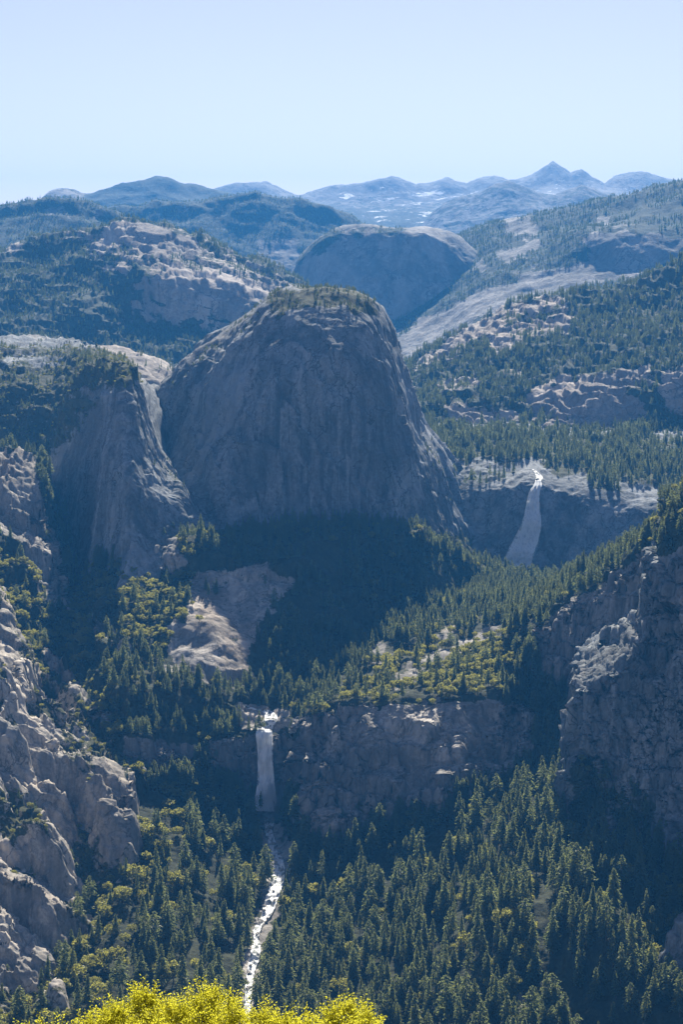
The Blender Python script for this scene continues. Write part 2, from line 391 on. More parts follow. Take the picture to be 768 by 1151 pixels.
# --- big left hill
def veg_hill(px, py, N, P):
    return polys(px, py, .9, [
        (.45, [(60, 262), (110, 256), (150, 250), (200, 260), (260, 282), (345, 325), (300, 352), (210, 345), (160, 300), (100, 285)]),
        (.15, [(115, 257), (150, 251), (180, 255), (222, 270), (224, 283), (200, 290), (165, 280), (125, 268), (108, 280)]),
        (.15, [(185, 300), (240, 305), (270, 312), (330, 326), (300, 345), (250, 346), (215, 340), (190, 322)]),
        (.5, [(225, 268), (300, 296), (280, 305), (235, 295)]),
        (.2, [(115, 296), (150, 300), (145, 312), (118, 308)]), (.2, [(160, 348), (215, 345), (200, 358), (160, 358)]),
        (.1, [(0, 262), (24, 270), (20, 284), (0, 280)])]) * (1-sstep(.5, .75, 1-N[..., 2]))
landform('hill', 'broad dome-shaped hill, bare pinkish granite on top and dark forest on its left flank', 'hill', [
    ('z', [(-220, -420, 6900), (420, -420, 6900)]),
    [(-220, 292, 5900), (0, 284, 5900), (40, 270, 5900), (70, 262, 5850), (110, 256, 5800), (130, 252, 5800), (155, 250.5, 5800), (175, 254, 5800), (200, 262, 5800), (225, 270, 5800), (250, 278, 5800), (275, 287, 5800), (287, 289, 5800), (300, 294, 5780), (325, 309, 5750), (343, 324, 5700), (350, 345, 5700), (370, 365, 5700), (420, 380, 5700)],
    [(-220, 310, 5600), (0, 300, 5600), (155, 275, 5500), (225, 290, 5480), (300, 315, 5400), (345, 340, 5300), (420, 390, 5300)],
    [(-220, 335, 5200), (0, 325, 5200), (110, 312, 5150), (155, 310, 5050), (225, 330, 4980), (280, 345, 4980), (345, 352, 5100), (420, 395, 5100)],
    [(-220, 365, 4800), (0, 360, 4800), (110, 345, 4800), (155, 352, 4900), (225, 362, 4920), (280, 375, 4920), (345, 380, 4950), (420, 400, 4900)],
    [(-220, 410, 4300), (0, 400, 4300), (155, 400, 4500), (280, 415, 4500), (420, 430, 4500)],
    [(-220, 460, 3900), (0, 450, 3900), (200, 455, 3900), (420, 480, 3900)]], -220, 420, 1.4,
    [('r', 34, 420, 420, 6), ('f', 12, 90, 90, 5), ('r', 10, 60, 160, 4, 'steep'), ('t', .6, 30, .2, 0)], M_hill, veg_hill, obj_name='hill')
# --- central background dome
landform('back_dome', 'flat-topped granite dome in blue shade with a sunlit pale rim at its right', 'granite dome', [
    ('z', [(318, -700, 8600), (600, -700, 8600)]),
    [(318, 318, 7700), (328, 303, 7700), (338, 288, 7650), (350, 276, 7600), (370, 263, 7600), (385, 257, 7600), (410, 255, 7600), (440, 257, 7600), (460, 256, 7600), (480, 255, 7600), (500, 258, 7600), (515, 263, 7600), (525, 272, 7600), (540, 285, 7600), (560, 300, 7600), (600, 320, 7600)],
    [(318, 322, 7600), (350, 280, 7450), (385, 261, 7400), (440, 261, 7350), (470, 262, 7300), (500, 270, 7350), (520, 281, 7350), (545, 297, 7400), (600, 325, 7400)],
    [(318, 345, 7400), (370, 320, 7150), (440, 318, 7050), (500, 322, 7050), (545, 330, 7150), (600, 345, 7200)],
    [(318, 380, 7000), (440, 378, 6800), (600, 380, 6850)],
    [(318, 420, 6300), (600, 430, 6300)]], 318, 600, 1.5, [('f', 14, 300, 400, 5), ('r', 8, 90, 300, 4, 'steep'), ('f', 5, 50, 50, 4)], M_far,
    lambda px, py, N, P: polys(px, py, .15, [(.75, [(318, 300), (370, 258), (450, 253), (465, 258), (440, 265), (380, 268), (335, 300)]), (.7, [(318, 360), (420, 365), (470, 370), (600, 430), (318, 430)])]), lambda px, py, N, P: 0*px, obj_name='granite_dome')
# --- right background mountain with granite aprons
def veg_rm(px, py, N, P):
    return polys(px, py, .85, [
        (.05, [(445, 375), (500, 345), (560, 318), (600, 305), (650, 300), (640, 330), (560, 350), (500, 385), (460, 415), (440, 420)]),
        (.1, [(560, 240), (600, 248), (606, 262), (575, 265)]), (.1, [(555, 285), (600, 270), (615, 278), (570, 296)]),
        (.05, [(530, 292), (546, 292), (545, 304), (530, 304)]),
        (.05, [(662, 265), (700, 262), (768, 268), (768, 290), (720, 310), (640, 325), (640, 305), (665, 290)]),
        (.2, [(600, 300), (640, 300), (625, 322), (590, 330)]), (.15, [(665, 246), (700, 250), (715, 256), (680, 254)])])
landform('right_mountain', 'forested mountain rising to the right edge with bare granite aprons below it', 'mountain', [
    ('z', [(430, -700, 9300), (960, -500, 9300)]),
    [(430, 330, 8200), (480, 300, 8200), (500, 280, 8200), (520, 266, 8200), (545, 256, 8150), (580, 248, 8100), (620, 240, 8000), (660, 232, 7900), (700, 224, 7800), (735, 215, 7700), (768, 206, 7600), (850, 195, 7500), (960, 190, 7500)],
    [(430, 345, 7600), (500, 300, 7600), (560, 275, 7500), (620, 262, 7400), (700, 248, 7200), (768, 236, 7000), (960, 220, 6900)],
    [(430, 365, 7050), (500, 335, 7000), (560, 302, 6950), (620, 288, 6800), (665, 264, 6750), (700, 263, 6600), (768, 268, 6500), (960, 260, 6400)],
    [(430, 395, 6500), (500, 360, 6500), (560, 330, 6450), (620, 318, 6450), (665, 300, 6500), (700, 300, 6400), (768, 305, 6300), (960, 300, 6200)],
    [(430, 430, 5900), (500, 400, 5900), (620, 365, 5900), (960, 350, 5700)],
    [(430, 470, 5400), (960, 440, 5200)]], 430, 960, 1.6,
    [('r', 30, 500, 500, 6), ('f', 10, 120, 120, 5), ('r', 12, 80, 400, 4, 'steep')], M_far, veg_rm,
    lambda px, py, N, P: polys(px, py, 0, [(.4, [(662, 265), (768, 270), (768, 284), (700, 276), (668, 274)])]), obj_name='mountain')
# --- right mid slope
def veg_rs(px, py, N, P):
    return polys(px, py, .8, [
        (.15, [(455, 416), (480, 398), (530, 366), (560, 349), (600, 337), (640, 331), (635, 345), (580, 356), (545, 378), (515, 400), (480, 410), (455, 422)]),
        (.3, [(540, 375), (600, 356), (650, 350), (640, 375), (590, 380), (555, 400)]),
        (.15, [(590, 440), (640, 425), (690, 418), (728, 412), (740, 425), (700, 440), (728, 460), (700, 480), (640, 480), (600, 470)]),
        (.25, [(740, 420), (800, 415), (800, 470), (745, 465)]),
        (.2, [(500, 455), (560, 462), (640, 466), (640, 480), (500, 474)]), (.3, [(490, 432), (540, 420), (535, 432), (500, 442)]),
        (.2, [(565, 415), (590, 418), (585, 425), (566, 424)])])
landform('mid_slope', 'forested slope on the right with pale granite slabs breaking through the trees', 'hill', [
    ('z', [(425, -620, 5800), (960, -350, 5800)]),
    [(425, 450, 5000), (440, 428, 5000), (455, 414, 5000), (475, 399, 4980), (500, 382, 4950), (530, 366, 4930), (560, 349, 4900), (600, 337, 4900), (640, 331, 4850), (690, 328, 4800), (720, 318, 4750), (768, 294, 4700), (850, 270, 4700), (960, 255, 4700)],
    [(425, 455, 4800), (455, 425, 4750), (560, 368, 4650), (640, 350, 4600), (720, 340, 4550), (768, 325, 4500), (960, 300, 4400)],
    [(425, 462, 4500), (500, 425, 4400), (640, 400, 4250), (768, 385, 4150), (960, 370, 4100)],
    [(425, 470, 4200), (500, 455, 4100), (590, 448, 4050), (640, 438, 4000), (700, 430, 3950), (768, 425, 3900), (960, 420, 3900)],
    [(425, 476, 4050), (520, 476, 3950), (640, 482, 3850), (700, 476, 3830), (768, 478, 3800), (960, 480, 3800)],
    [(425, 486, 3850), (768, 500, 3700), (960, 505, 3700)]], 425, 960, 1.3,
    [('r', 26, 300, 300, 6), ('f', 10, 70, 70, 5), ('t', .7, 26, .2, 0)], M_hill, veg_rs, obj_name='hill')
# --- Nevada bench and cliff
def veg_nb(px, py, N, P):
    v = polys(px, py, .75, [
        (.05, [(575, 528), (590, 516), (606, 518), (612, 530), (640, 534), (662, 537), (664, 552), (640, 552), (600, 546), (560, 543)]),
        (.35, [(500, 520), (560, 515), (575, 530), (540, 545), (505, 548)]),
        (.25, [(480, 470), (560, 470), (640, 476), (700, 478), (690, 490), (560, 486), (490, 485)]),
        (.15, [(730, 480), (800, 470), (800, 500), (740, 500)]),
        (.2, [(690, 540), (745, 550), (745, 568), (700, 560)]),
        (.0, [(520, 548), (600, 541), (660, 552), (800, 568), (800, 640), (500, 660), (500, 580)])])
    return v*(1-sstep(.35, .6, 1-N[..., 2]))
landform('falls_cliff', 'shaded granite cliff under a wooded bench, with the upper waterfall running down it', 'cliff', [
    [(440, 476, 4150), (520, 468, 4200), (640, 466, 4200), (768, 462, 4150), (960, 455, 4150)],
    [(440, 505, 3750), (520, 500, 3720), (640, 502, 3700), (768, 510, 3650), (960, 512, 3650)],
    [(440, 560, 3450), (480, 545, 3480), (510, 541, 3500), (540, 540, 3480), (575, 540, 3430), (600, 538, 3400), (625, 543, 3400), (660, 549, 3380), (700, 559, 3350), (745, 566, 3320), (800, 572, 3300), (960, 580, 3300)],
    [(440, 568, 3430), (480, 556, 3450), (510, 550, 3475), (540, 547, 3450), (575, 547, 3405), (600, 545, 3385), (625, 550, 3375), (660, 556, 3355), (700, 566, 3325), (745, 573, 3295), (800, 580, 3275), (960, 588, 3275)],
    [(440, 620, 3330), (510, 610, 3360), (540, 605, 3370), (575, 605, 3335), (600, 602, 3325), (660, 606, 3290), (745, 612, 3230), (960, 630, 3200)],
    [(440, 660, 3240), (510, 652, 3270), (575, 655, 3260), (600, 654, 3260), (660, 650, 3220), (745, 650, 3150), (960, 670, 3100)],
    [(440, 690, 3100), (575, 690, 3120), (768, 690, 3000), (960, 700, 3000)]], 440, 960, 1.2,
    [('r', 9, 60, 260, 5, 'steep'), ('f', 8, 120, 120, 5, 'flat'), ('f', 3, 18, 30, 4)], M_dome, veg_nb, obj_name='cliff')
# --- pale rocks between the domes
landform('saddle_rocks', 'low pale granite hump in sunlight between the two shaded domes', 'rock outcrop', [
    ('z', [(60, -420, 4500), (230, -420, 4500)]),
    [(60, 410, 4050), (90, 394, 4050), (110, 391, 4050), (140, 396, 4050), (165, 402, 4030), (185, 411, 4000), (198, 424, 3980), (215, 436, 3950), (230, 450, 3950)],
    [(60, 425, 3900), (140, 412, 3850), (185, 428, 3820), (230, 460, 3820)],
    [(60, 470, 3600), (230, 500, 3600)]], 60, 230, 1.2, [('r', 14, 160, 160, 6), ('f', 4, 30, 30, 4)], M_hill,
    lambda px, py, N, P: .25+.3*sstep(405, 440, py)*0, obj_name='granite_outcrop')
# --- the great dome
DOME_N = [('f', 22, 260, 700, 4, 'steep'), ('v', 13, 150, 330, 2, 'steep'), ('r', 4, 70, 300, 4, 'steep'), ('v', 3.5, 36, 110, 2, 'steep'), ('r', 1.5, 18, 70, 4, 'steep'), ('f', 4, 40, 40, 5)]
def veg_lc(px, py, N, P):
    v = polys(px, py, .02, [(.8, [(300, 330), (350, 318), (415, 330), (428, 350), (400, 352), (370, 345), (330, 352), (300, 358)]),
                            (.45, [(176, 455), (222, 402), (285, 348), (300, 340), (290, 356), (225, 412), (190, 448)]),
                            (.4, [(462, 470), (480, 490), (520, 560), (500, 560), (470, 500)]),
                            (.75, [(150, 590), (540, 600), (540, 700), (150, 700)])])
    return v
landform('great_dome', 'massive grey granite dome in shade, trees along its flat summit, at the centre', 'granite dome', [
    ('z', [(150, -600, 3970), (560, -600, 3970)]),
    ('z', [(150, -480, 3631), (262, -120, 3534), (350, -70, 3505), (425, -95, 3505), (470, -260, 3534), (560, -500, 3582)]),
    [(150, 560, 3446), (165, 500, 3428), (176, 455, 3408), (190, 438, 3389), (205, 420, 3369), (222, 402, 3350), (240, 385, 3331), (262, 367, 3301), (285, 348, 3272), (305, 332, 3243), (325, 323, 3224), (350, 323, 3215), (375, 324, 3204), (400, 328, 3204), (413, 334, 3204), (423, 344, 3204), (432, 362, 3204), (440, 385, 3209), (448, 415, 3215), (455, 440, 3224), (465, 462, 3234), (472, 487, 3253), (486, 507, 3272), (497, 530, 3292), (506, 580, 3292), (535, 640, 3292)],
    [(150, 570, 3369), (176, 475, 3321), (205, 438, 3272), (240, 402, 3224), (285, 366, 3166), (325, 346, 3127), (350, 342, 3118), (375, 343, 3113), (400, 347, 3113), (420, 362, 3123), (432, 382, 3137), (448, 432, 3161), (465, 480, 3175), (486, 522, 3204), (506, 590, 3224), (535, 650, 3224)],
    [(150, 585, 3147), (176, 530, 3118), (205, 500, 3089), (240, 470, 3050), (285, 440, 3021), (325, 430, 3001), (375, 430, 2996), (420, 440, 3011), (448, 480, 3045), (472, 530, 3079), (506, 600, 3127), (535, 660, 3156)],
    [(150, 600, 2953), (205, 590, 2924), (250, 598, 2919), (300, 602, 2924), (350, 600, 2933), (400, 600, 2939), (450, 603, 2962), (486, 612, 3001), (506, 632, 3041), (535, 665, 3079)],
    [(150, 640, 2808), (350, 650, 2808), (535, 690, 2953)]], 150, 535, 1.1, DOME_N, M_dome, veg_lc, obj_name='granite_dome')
# --- left dome
def veg_br(px, py, N, P):
    return polys(px, py, .05, [(.8, [(-200, 380), (160, 395), (160, 425), (150, 436), (0, 446), (-200, 446)]),
                               (.7, [(-200, 440), (60, 438), (110, 450), (85, 490), (40, 520), (-200, 525)]),
                               (.35, [(0, 394), (60, 398), (80, 412), (0, 412)]),
                               (.5, [(185, 510), (215, 560), (205, 560), (178, 520)])])
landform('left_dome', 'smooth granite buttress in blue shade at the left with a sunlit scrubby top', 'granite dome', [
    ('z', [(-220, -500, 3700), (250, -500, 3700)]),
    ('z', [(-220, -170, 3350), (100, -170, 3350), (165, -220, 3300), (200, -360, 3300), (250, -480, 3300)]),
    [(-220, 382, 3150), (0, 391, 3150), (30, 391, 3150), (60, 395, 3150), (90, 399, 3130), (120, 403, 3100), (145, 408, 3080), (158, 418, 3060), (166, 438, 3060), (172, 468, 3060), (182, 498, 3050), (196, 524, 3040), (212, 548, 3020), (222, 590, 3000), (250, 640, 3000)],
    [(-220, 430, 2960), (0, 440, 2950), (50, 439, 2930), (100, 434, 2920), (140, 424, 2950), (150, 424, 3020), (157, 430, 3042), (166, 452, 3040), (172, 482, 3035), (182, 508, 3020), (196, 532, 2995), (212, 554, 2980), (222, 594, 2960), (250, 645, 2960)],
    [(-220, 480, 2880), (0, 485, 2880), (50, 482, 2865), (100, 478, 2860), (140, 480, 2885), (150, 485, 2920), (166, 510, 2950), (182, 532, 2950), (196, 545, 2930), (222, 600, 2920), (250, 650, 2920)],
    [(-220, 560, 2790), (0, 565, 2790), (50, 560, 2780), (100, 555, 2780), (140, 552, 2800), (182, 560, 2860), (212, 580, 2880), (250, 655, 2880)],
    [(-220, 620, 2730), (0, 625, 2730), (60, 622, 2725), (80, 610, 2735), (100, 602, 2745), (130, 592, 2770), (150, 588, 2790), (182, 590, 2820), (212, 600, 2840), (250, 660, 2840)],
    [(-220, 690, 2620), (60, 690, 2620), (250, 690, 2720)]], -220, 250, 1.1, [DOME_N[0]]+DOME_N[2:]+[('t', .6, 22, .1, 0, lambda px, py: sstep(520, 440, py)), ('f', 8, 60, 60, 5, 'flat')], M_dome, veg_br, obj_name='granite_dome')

# --- the valley with both river benches and their cliffs
def veg_val(px, py, N, P):
    v = polys(px, py, .92, [
        (-.1, [(-200, 440), (0, 508), (38, 512), (46, 560), (60, 610), (80, 668), (80, 690), (50, 672), (35, 640), (20, 612), (0, 600), (-200, 560)]),
        (.0, [(183, 700), (212, 702), (240, 722), (278, 768), (262, 776), (225, 764), (190, 735)]),
        (.3, [(225, 640), (300, 636), (335, 652), (300, 690), (285, 720), (284, 765), (262, 756), (235, 715), (208, 700), (212, 660)]),
        (.02, [(98, 690), (112, 696), (146, 728), (142, 734), (120, 720), (100, 702)]),
        (.1, [(172, 742), (200, 748), (205, 760), (180, 756)]),
        (.15, [(143, 622), (165, 602), (205, 606), (212, 636), (180, 648), (148, 642)]),
        (.05, [(42, 718), (60, 738), (85, 760), (108, 785), (122, 810), (134, 850), (120, 850), (96, 800), (70, 770), (48, 740)]),
        (.78, [(420, 730), (470, 700), (560, 695), (590, 720), (560, 785), (400, 792), (340, 800)]),
        (.05, [(478, 738), (520, 722), (556, 700), (562, 712), (520, 735), (486, 750)]), (.05, [(425, 768), (470, 748), (488, 752), (450, 775)]),
        (.1, [(400, 735), (430, 728), (440, 740), (410, 748)]), (.1, [(492, 706), (512, 700), (515, 708), (500, 712)]),
        (.1, [(262, 792), (290, 792), (330, 806), (345, 806), (345, 815), (300, 822), (268, 820)]),
        (.03, [(343, 812), (385, 797), (450, 792), (560, 786), (600, 800), (600, 840), (560, 885), (500, 905), (430, 930), (345, 950), (335, 900)]),
        (.12, [(598, 706), (680, 652), (768, 590), (768, 760), (660, 780), (640, 780), (600, 745)]),
        (.1, [(140, 832), (220, 838), (300, 826), (345, 824), (340, 900), (290, 905), (230, 850), (175, 876), (140, 860)])])
    return v
KCL = lambda px, py: sstep(325, 350, px)*sstep(640, 580, px)*sstep(785, 815, py)
SPUR = lambda px, py: sstep(150, 120, px)*sstep(860, 800, py)
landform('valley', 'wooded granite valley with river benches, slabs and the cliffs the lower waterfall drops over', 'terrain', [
    ('z', [(-220, -420, 3000), (85, -480, 2950), (350, -560, 3250), (520, -580, 3400), (960, -560, 3400)]),
    [(-220, 432, 2750), (0, 508, 2660), (35, 514, 2650), (46, 540, 2645), (60, 598, 2640), (76, 650, 2630), (90, 660, 2660), (130, 625, 2770), (170, 605, 2830), (210, 605, 2790), (290, 606, 2800), (350, 598, 2840), (450, 600, 2920), (520, 630, 3080), (600, 655, 3250), (700, 640, 3150), (768, 612, 3050), (960, 560, 3000)],
    [(-220, 500, 2560), (0, 580, 2520), (35, 596, 2520), (60, 640, 2530), (80, 668, 2560), (130, 662, 2680), (170, 652, 2740), (210, 658, 2710), (290, 670, 2680), (350, 672, 2690), (450, 662, 2850), (520, 664, 3050), (600, 672, 2900), (700, 632, 2720), (768, 603, 2650), (960, 530, 2600)],
    [(-220, 560, 2450), (0, 650, 2420), (40, 672, 2430), (85, 700, 2480), (130, 705, 2540), (170, 705, 2590), (210, 705, 2570), (250, 728, 2530), (290, 745, 2530), (350, 740, 2570), (400, 725, 2640), (450, 708, 2730), (520, 698, 2780), (580, 690, 2640), (600, 682, 2600), (640, 662, 2540), (700, 624, 2480), (740, 598, 2430), (768, 578, 2400), (960, 480, 2380)],
    [(-220, 610, 2350), (0, 700, 2340), (60, 735, 2360), (130, 772, 2390), (200, 787, 2420), (250, 795, 2425), (290, 795, 2455), (345, 790, 2450), (400, 762, 2490), (450, 745, 2530), (520, 735, 2560), (570, 722, 2520), (600, 692, 2480), (640, 668, 2450), (700, 630, 2400), (740, 603, 2350), (768, 582, 2320), (960, 480, 2300)],
    [(-220, 660, 2280), (0, 745, 2270), (60, 780, 2290), (130, 815, 2335), (170, 828, 2350), (220, 832, 2370), (270, 828, 2395), (290, 821, 2402), (315, 818, 2400), (335, 812, 2392), (350, 806, 2370), (380, 794, 2355), (450, 789, 2340), (520, 787, 2330), (560, 784, 2330), (580, 752, 2380), (600, 702, 2440), (640, 674, 2415), (680, 649, 2385), (720, 619, 2335), (740, 604, 2310), (768, 584, 2290), (960, 484, 2270)],
    [(-220, 668, 2270), (0, 752, 2262), (60, 788, 2282), (130, 823, 2326), (170, 836, 2341), (220, 840, 2361), (270, 836, 2387), (290, 829, 2394), (315, 826, 2392), (335, 820, 2384), (350, 814, 2362), (380, 802, 2345), (450, 797, 2328), (520, 795, 2318), (560, 793, 2318), (580, 764, 2366), (600, 712, 2430), (640, 682, 2405), (680, 657, 2375), (720, 627, 2325), (740, 612, 2300), (768, 592, 2280), (960, 492, 2260)],
    [(-220, 720, 2210), (0, 810, 2210), (60, 835, 2240), (130, 850, 2300), (170, 855, 2330), (220, 862, 2345), (270, 868, 2372), (290, 872, 2382), (315, 872, 2380), (335, 878, 2345), (350, 880, 2290), (400, 862, 2275), (450, 850, 2270), (520, 845, 2262), (580, 830, 2300), (610, 785, 2350), (640, 770, 2345), (700, 740, 2300), (768, 720, 2200), (960, 640, 2200)],
    [(-220, 790, 2120), (0, 870, 2140), (60, 880, 2180), (130, 882, 2260), (170, 888, 2295), (220, 895, 2320), (270, 904, 2350), (290, 908, 2362), (315, 908, 2352), (335, 930, 2280), (350, 950, 2240), (400, 945, 2215), (450, 935, 2200), (520, 918, 2200), (580, 895, 2235), (640, 868, 2240), (700, 860, 2220), (768, 860, 2120), (960, 860, 2100)],
    ('z', [(-220, -760, 2100), (130, -780, 2240), (290, -790, 2350), (350, -790, 2230), (520, -790, 2190), (640, -780, 2210), (960, -740, 2080)])], -220, 960, 1.15,
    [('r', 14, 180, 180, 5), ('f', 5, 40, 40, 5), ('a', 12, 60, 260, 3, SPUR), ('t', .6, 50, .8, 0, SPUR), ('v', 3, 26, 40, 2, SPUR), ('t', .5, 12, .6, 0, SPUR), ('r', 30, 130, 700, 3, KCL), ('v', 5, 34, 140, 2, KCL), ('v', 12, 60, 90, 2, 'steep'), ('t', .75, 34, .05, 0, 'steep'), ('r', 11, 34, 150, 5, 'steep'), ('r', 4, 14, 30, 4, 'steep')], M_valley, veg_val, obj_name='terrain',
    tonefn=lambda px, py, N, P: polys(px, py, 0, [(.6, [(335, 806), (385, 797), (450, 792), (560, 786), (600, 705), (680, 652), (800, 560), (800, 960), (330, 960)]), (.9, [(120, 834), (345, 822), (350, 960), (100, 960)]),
        (.1, [(345, 835), (400, 815), (560, 800), (570, 830), (480, 860), (440, 840), (360, 850)])])*sstep(.12, .3, 1-N[..., 2]))  # steep faces under the rims darkened for lichen and painted-in shade

# --- lower canyon floor
def veg_low(px, py, N, P):
    return polys(px, py, .95, [
        (.0, [(285, 900), (345, 880), (352, 890), (330, 940), (325, 990), (312, 1030), (296, 1060), (290, 1125), (270, 1125), (276, 1060), (292, 1025), (300, 980), (292, 930)]),
        (.3, [(300, 900), (360, 850), (358, 880), (335, 960), (318, 975)]),
        (.5, [(570, 1120), (600, 1105), (620, 1151), (560, 1151)])])
landform('canyon_floor', 'forested canyon floor sloping down on both sides of the white river', 'terrain', [
    ('z', [(-220, -620, 2450), (300, -720, 2520), (640, -700, 2400), (960, -650, 2400)]),
    [(-220, 850, 2180), (0, 890, 2220), (130, 875, 2310), (220, 885, 2350), (290, 905, 2390), (318, 905, 2385), (345, 925, 2300), (400, 942, 2235), (500, 918, 2220), (580, 890, 2240), (640, 862, 2250), (700, 850, 2240), (768, 860, 2230), (960, 860, 2230)],
    [(-220, 920, 2030), (0, 960, 2080), (60, 950, 2120), (130, 920, 2200), (200, 920, 2250), (290, 935, 2325), (310, 940, 2310), (345, 965, 2210), (400, 975, 2155), (500, 960, 2125), (600, 945, 2075), (700, 950, 2000), (768, 960, 2010), (960, 960, 2020)],
    [(-220, 1020, 1900), (0, 1050, 1950), (100, 1015, 2010), (200, 1008, 2080), (290, 1025, 2110), (310, 1026, 2110), (345, 1040, 2070), (450, 1050, 1980), (600, 1040, 1870), (690, 1040, 1800), (768, 1040, 1850), (960, 1030, 1860)],
    [(-220, 1120, 1780), (0, 1135, 1830), (100, 1112, 1860), (200, 1110, 1890), (280, 1120, 1895), (340, 1125, 1880), (450, 1130, 1840), (600, 1120, 1780), (768, 1110, 1720), (960, 1090, 1720)],
    [(-220, 1200, 1650), (280, 1220, 1720), (600, 1210, 1650), (960, 1190, 1560)],
    ('z', [(-220, -760, 1350), (280, -800, 1350), (960, -740, 1300)]),
    ('z', [(-220, -830, 850), (960, -830, 850)])], -220, 960, 1.3,
    [('r', 9, 160, 160, 5), ('f', 3, 25, 25, 4)], M_valley, veg_low, obj_name='terrain')

# --- left crag
def veg_cr(px, py, N, P):
    v = polys(px, py, .22, [
        (.85, [(25, 700), (60, 745), (100, 790), (128, 840), (118, 850), (90, 815), (60, 800), (40, 770), (22, 740)]),
        (.6, [(60, 800), (90, 820), (110, 870), (95, 880), (70, 850)]),
        (.03, [(0, 650), (12, 690), (24, 740), (40, 790), (20, 790), (0, 740)]),
        (.03, [(40, 850), (60, 840), (78, 900), (75, 960), (60, 950), (45, 900)]),
        (.05, [(0, 985), (40, 985), (70, 1010), (78, 1110), (0, 1130)]),
        (.6, [(0, 1110), (60, 1110), (120, 1151), (0, 1151)])])
    x, y, z = P[..., 0], P[..., 1], P[..., 2]
    g = fbm((.88*x+.47*z)/55+.3*fbm(x/60, y/60, z/60, 2), y/120, (-.47*x+.88*z)/260, 3)
    v = np.where((v > .1) & (v < .5), np.where(g < .0, .85, .06), v)
    return v*(1-.6*sstep(.35, .65, 1-N[..., 2]))
landform('left_crag', 'broken sunlit and shadowed granite crag with brush in its gullies, at the left edge', 'crag', [
    ('z', [(-220, -640, 2750), (190, -660, 2700)]),
    [(-220, 560, 2500), (-50, 640, 2400), (0, 664, 2350), (12, 684, 2335), (24, 712, 2310), (32, 742, 2290), (50, 762, 2280), (75, 778, 2275), (100, 798, 2270), (122, 832, 2260), (136, 872, 2240), (146, 915, 2215), (156, 950, 2185), (190, 1000, 2150)],
    [(-220, 620, 2350), (-50, 690, 2260), (0, 720, 2225), (30, 775, 2190), (60, 800, 2185), (90, 825, 2190), (118, 862, 2190), (138, 910, 2180), (152, 955, 2160), (190, 1010, 2130)],
    [(-220, 740, 2160), (0, 800, 2110), (30, 840, 2100), (60, 862, 2100), (90, 885, 2110), (118, 915, 2125), (138, 945, 2130), (155, 970, 2130), (190, 1015, 2115)],
    [(-220, 830, 2050), (0, 880, 2035), (40, 912, 2020), (70, 940, 2030), (90, 955, 2045), (118, 965, 2075), (140, 978, 2095), (190, 1020, 2095)],
    [(-220, 920, 1950), (0, 965, 1950), (30, 972, 1945), (60, 985, 1950), (78, 1000, 1970), (100, 1010, 1990), (140, 1020, 2020), (190, 1035, 2050)],
    [(-220, 990, 1890), (0, 1040, 1885), (40, 1050, 1880), (66, 1060, 1890), (82, 1070, 1905), (120, 1080, 1930), (190, 1090, 1960)],
    [(-220, 1080, 1830), (0, 1118, 1800), (60, 1120, 1815), (85, 1128, 1840), (190, 1140, 1860)],
    ('z', [(-220, -800, 1700), (190, -820, 1740)])], -220, 190, .9,
    [('a', 22, 95, 400, 3), ('t', .85, 70, .9, 0), ('a', 6, 30, 140, 3), ('v', 6, 40, 90, 2), ('t', .5, 15, .8, 0), ('f', .8, 8, 12, 3)], M_crag, veg_cr, obj_name='crag')
# --- right cliff
def veg_rc(px, py, N, P):
    return polys(px, py, .04, [(.3, [(655, 752), (690, 712), (725, 675), (722, 700), (690, 745), (660, 765)]),
        (.55, [(690, 885), (735, 880), (735, 960), (700, 965), (690, 930)]), (.9, [(738, 550), (800, 520), (800, 600), (735, 625)]),
        (.7, [(640, 860), (672, 850), (690, 900), (680, 950), (640, 930)])])
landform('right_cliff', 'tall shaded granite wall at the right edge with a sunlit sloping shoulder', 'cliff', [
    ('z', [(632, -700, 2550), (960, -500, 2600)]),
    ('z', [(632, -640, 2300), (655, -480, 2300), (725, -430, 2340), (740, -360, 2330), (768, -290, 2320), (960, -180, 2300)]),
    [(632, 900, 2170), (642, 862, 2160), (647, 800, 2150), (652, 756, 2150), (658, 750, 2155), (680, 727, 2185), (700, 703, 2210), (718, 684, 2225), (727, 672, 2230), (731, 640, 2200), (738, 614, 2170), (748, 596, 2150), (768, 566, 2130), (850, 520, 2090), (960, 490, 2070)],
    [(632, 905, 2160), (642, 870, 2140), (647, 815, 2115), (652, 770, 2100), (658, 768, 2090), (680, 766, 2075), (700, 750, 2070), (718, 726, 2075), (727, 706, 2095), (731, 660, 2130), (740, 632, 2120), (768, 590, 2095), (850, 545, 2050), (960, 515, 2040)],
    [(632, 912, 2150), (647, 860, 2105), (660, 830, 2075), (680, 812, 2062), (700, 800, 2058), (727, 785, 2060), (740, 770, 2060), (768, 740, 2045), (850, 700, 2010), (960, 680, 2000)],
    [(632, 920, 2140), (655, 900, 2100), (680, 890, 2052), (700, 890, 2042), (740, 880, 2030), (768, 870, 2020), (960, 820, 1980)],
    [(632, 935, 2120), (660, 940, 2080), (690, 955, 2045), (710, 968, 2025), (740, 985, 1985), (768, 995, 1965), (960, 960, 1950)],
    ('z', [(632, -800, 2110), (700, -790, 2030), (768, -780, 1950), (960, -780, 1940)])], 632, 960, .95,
    [('v', 16, 70, 150, 3, 'steep'), ('t', .5, 30, .3, 0, 'steep'), ('r', 7, 40, 120, 5), ('r', 4, 14, 30, 4), ('f', 2, 6, 8, 3)], M_cliff, veg_rc, obj_name='cliff')
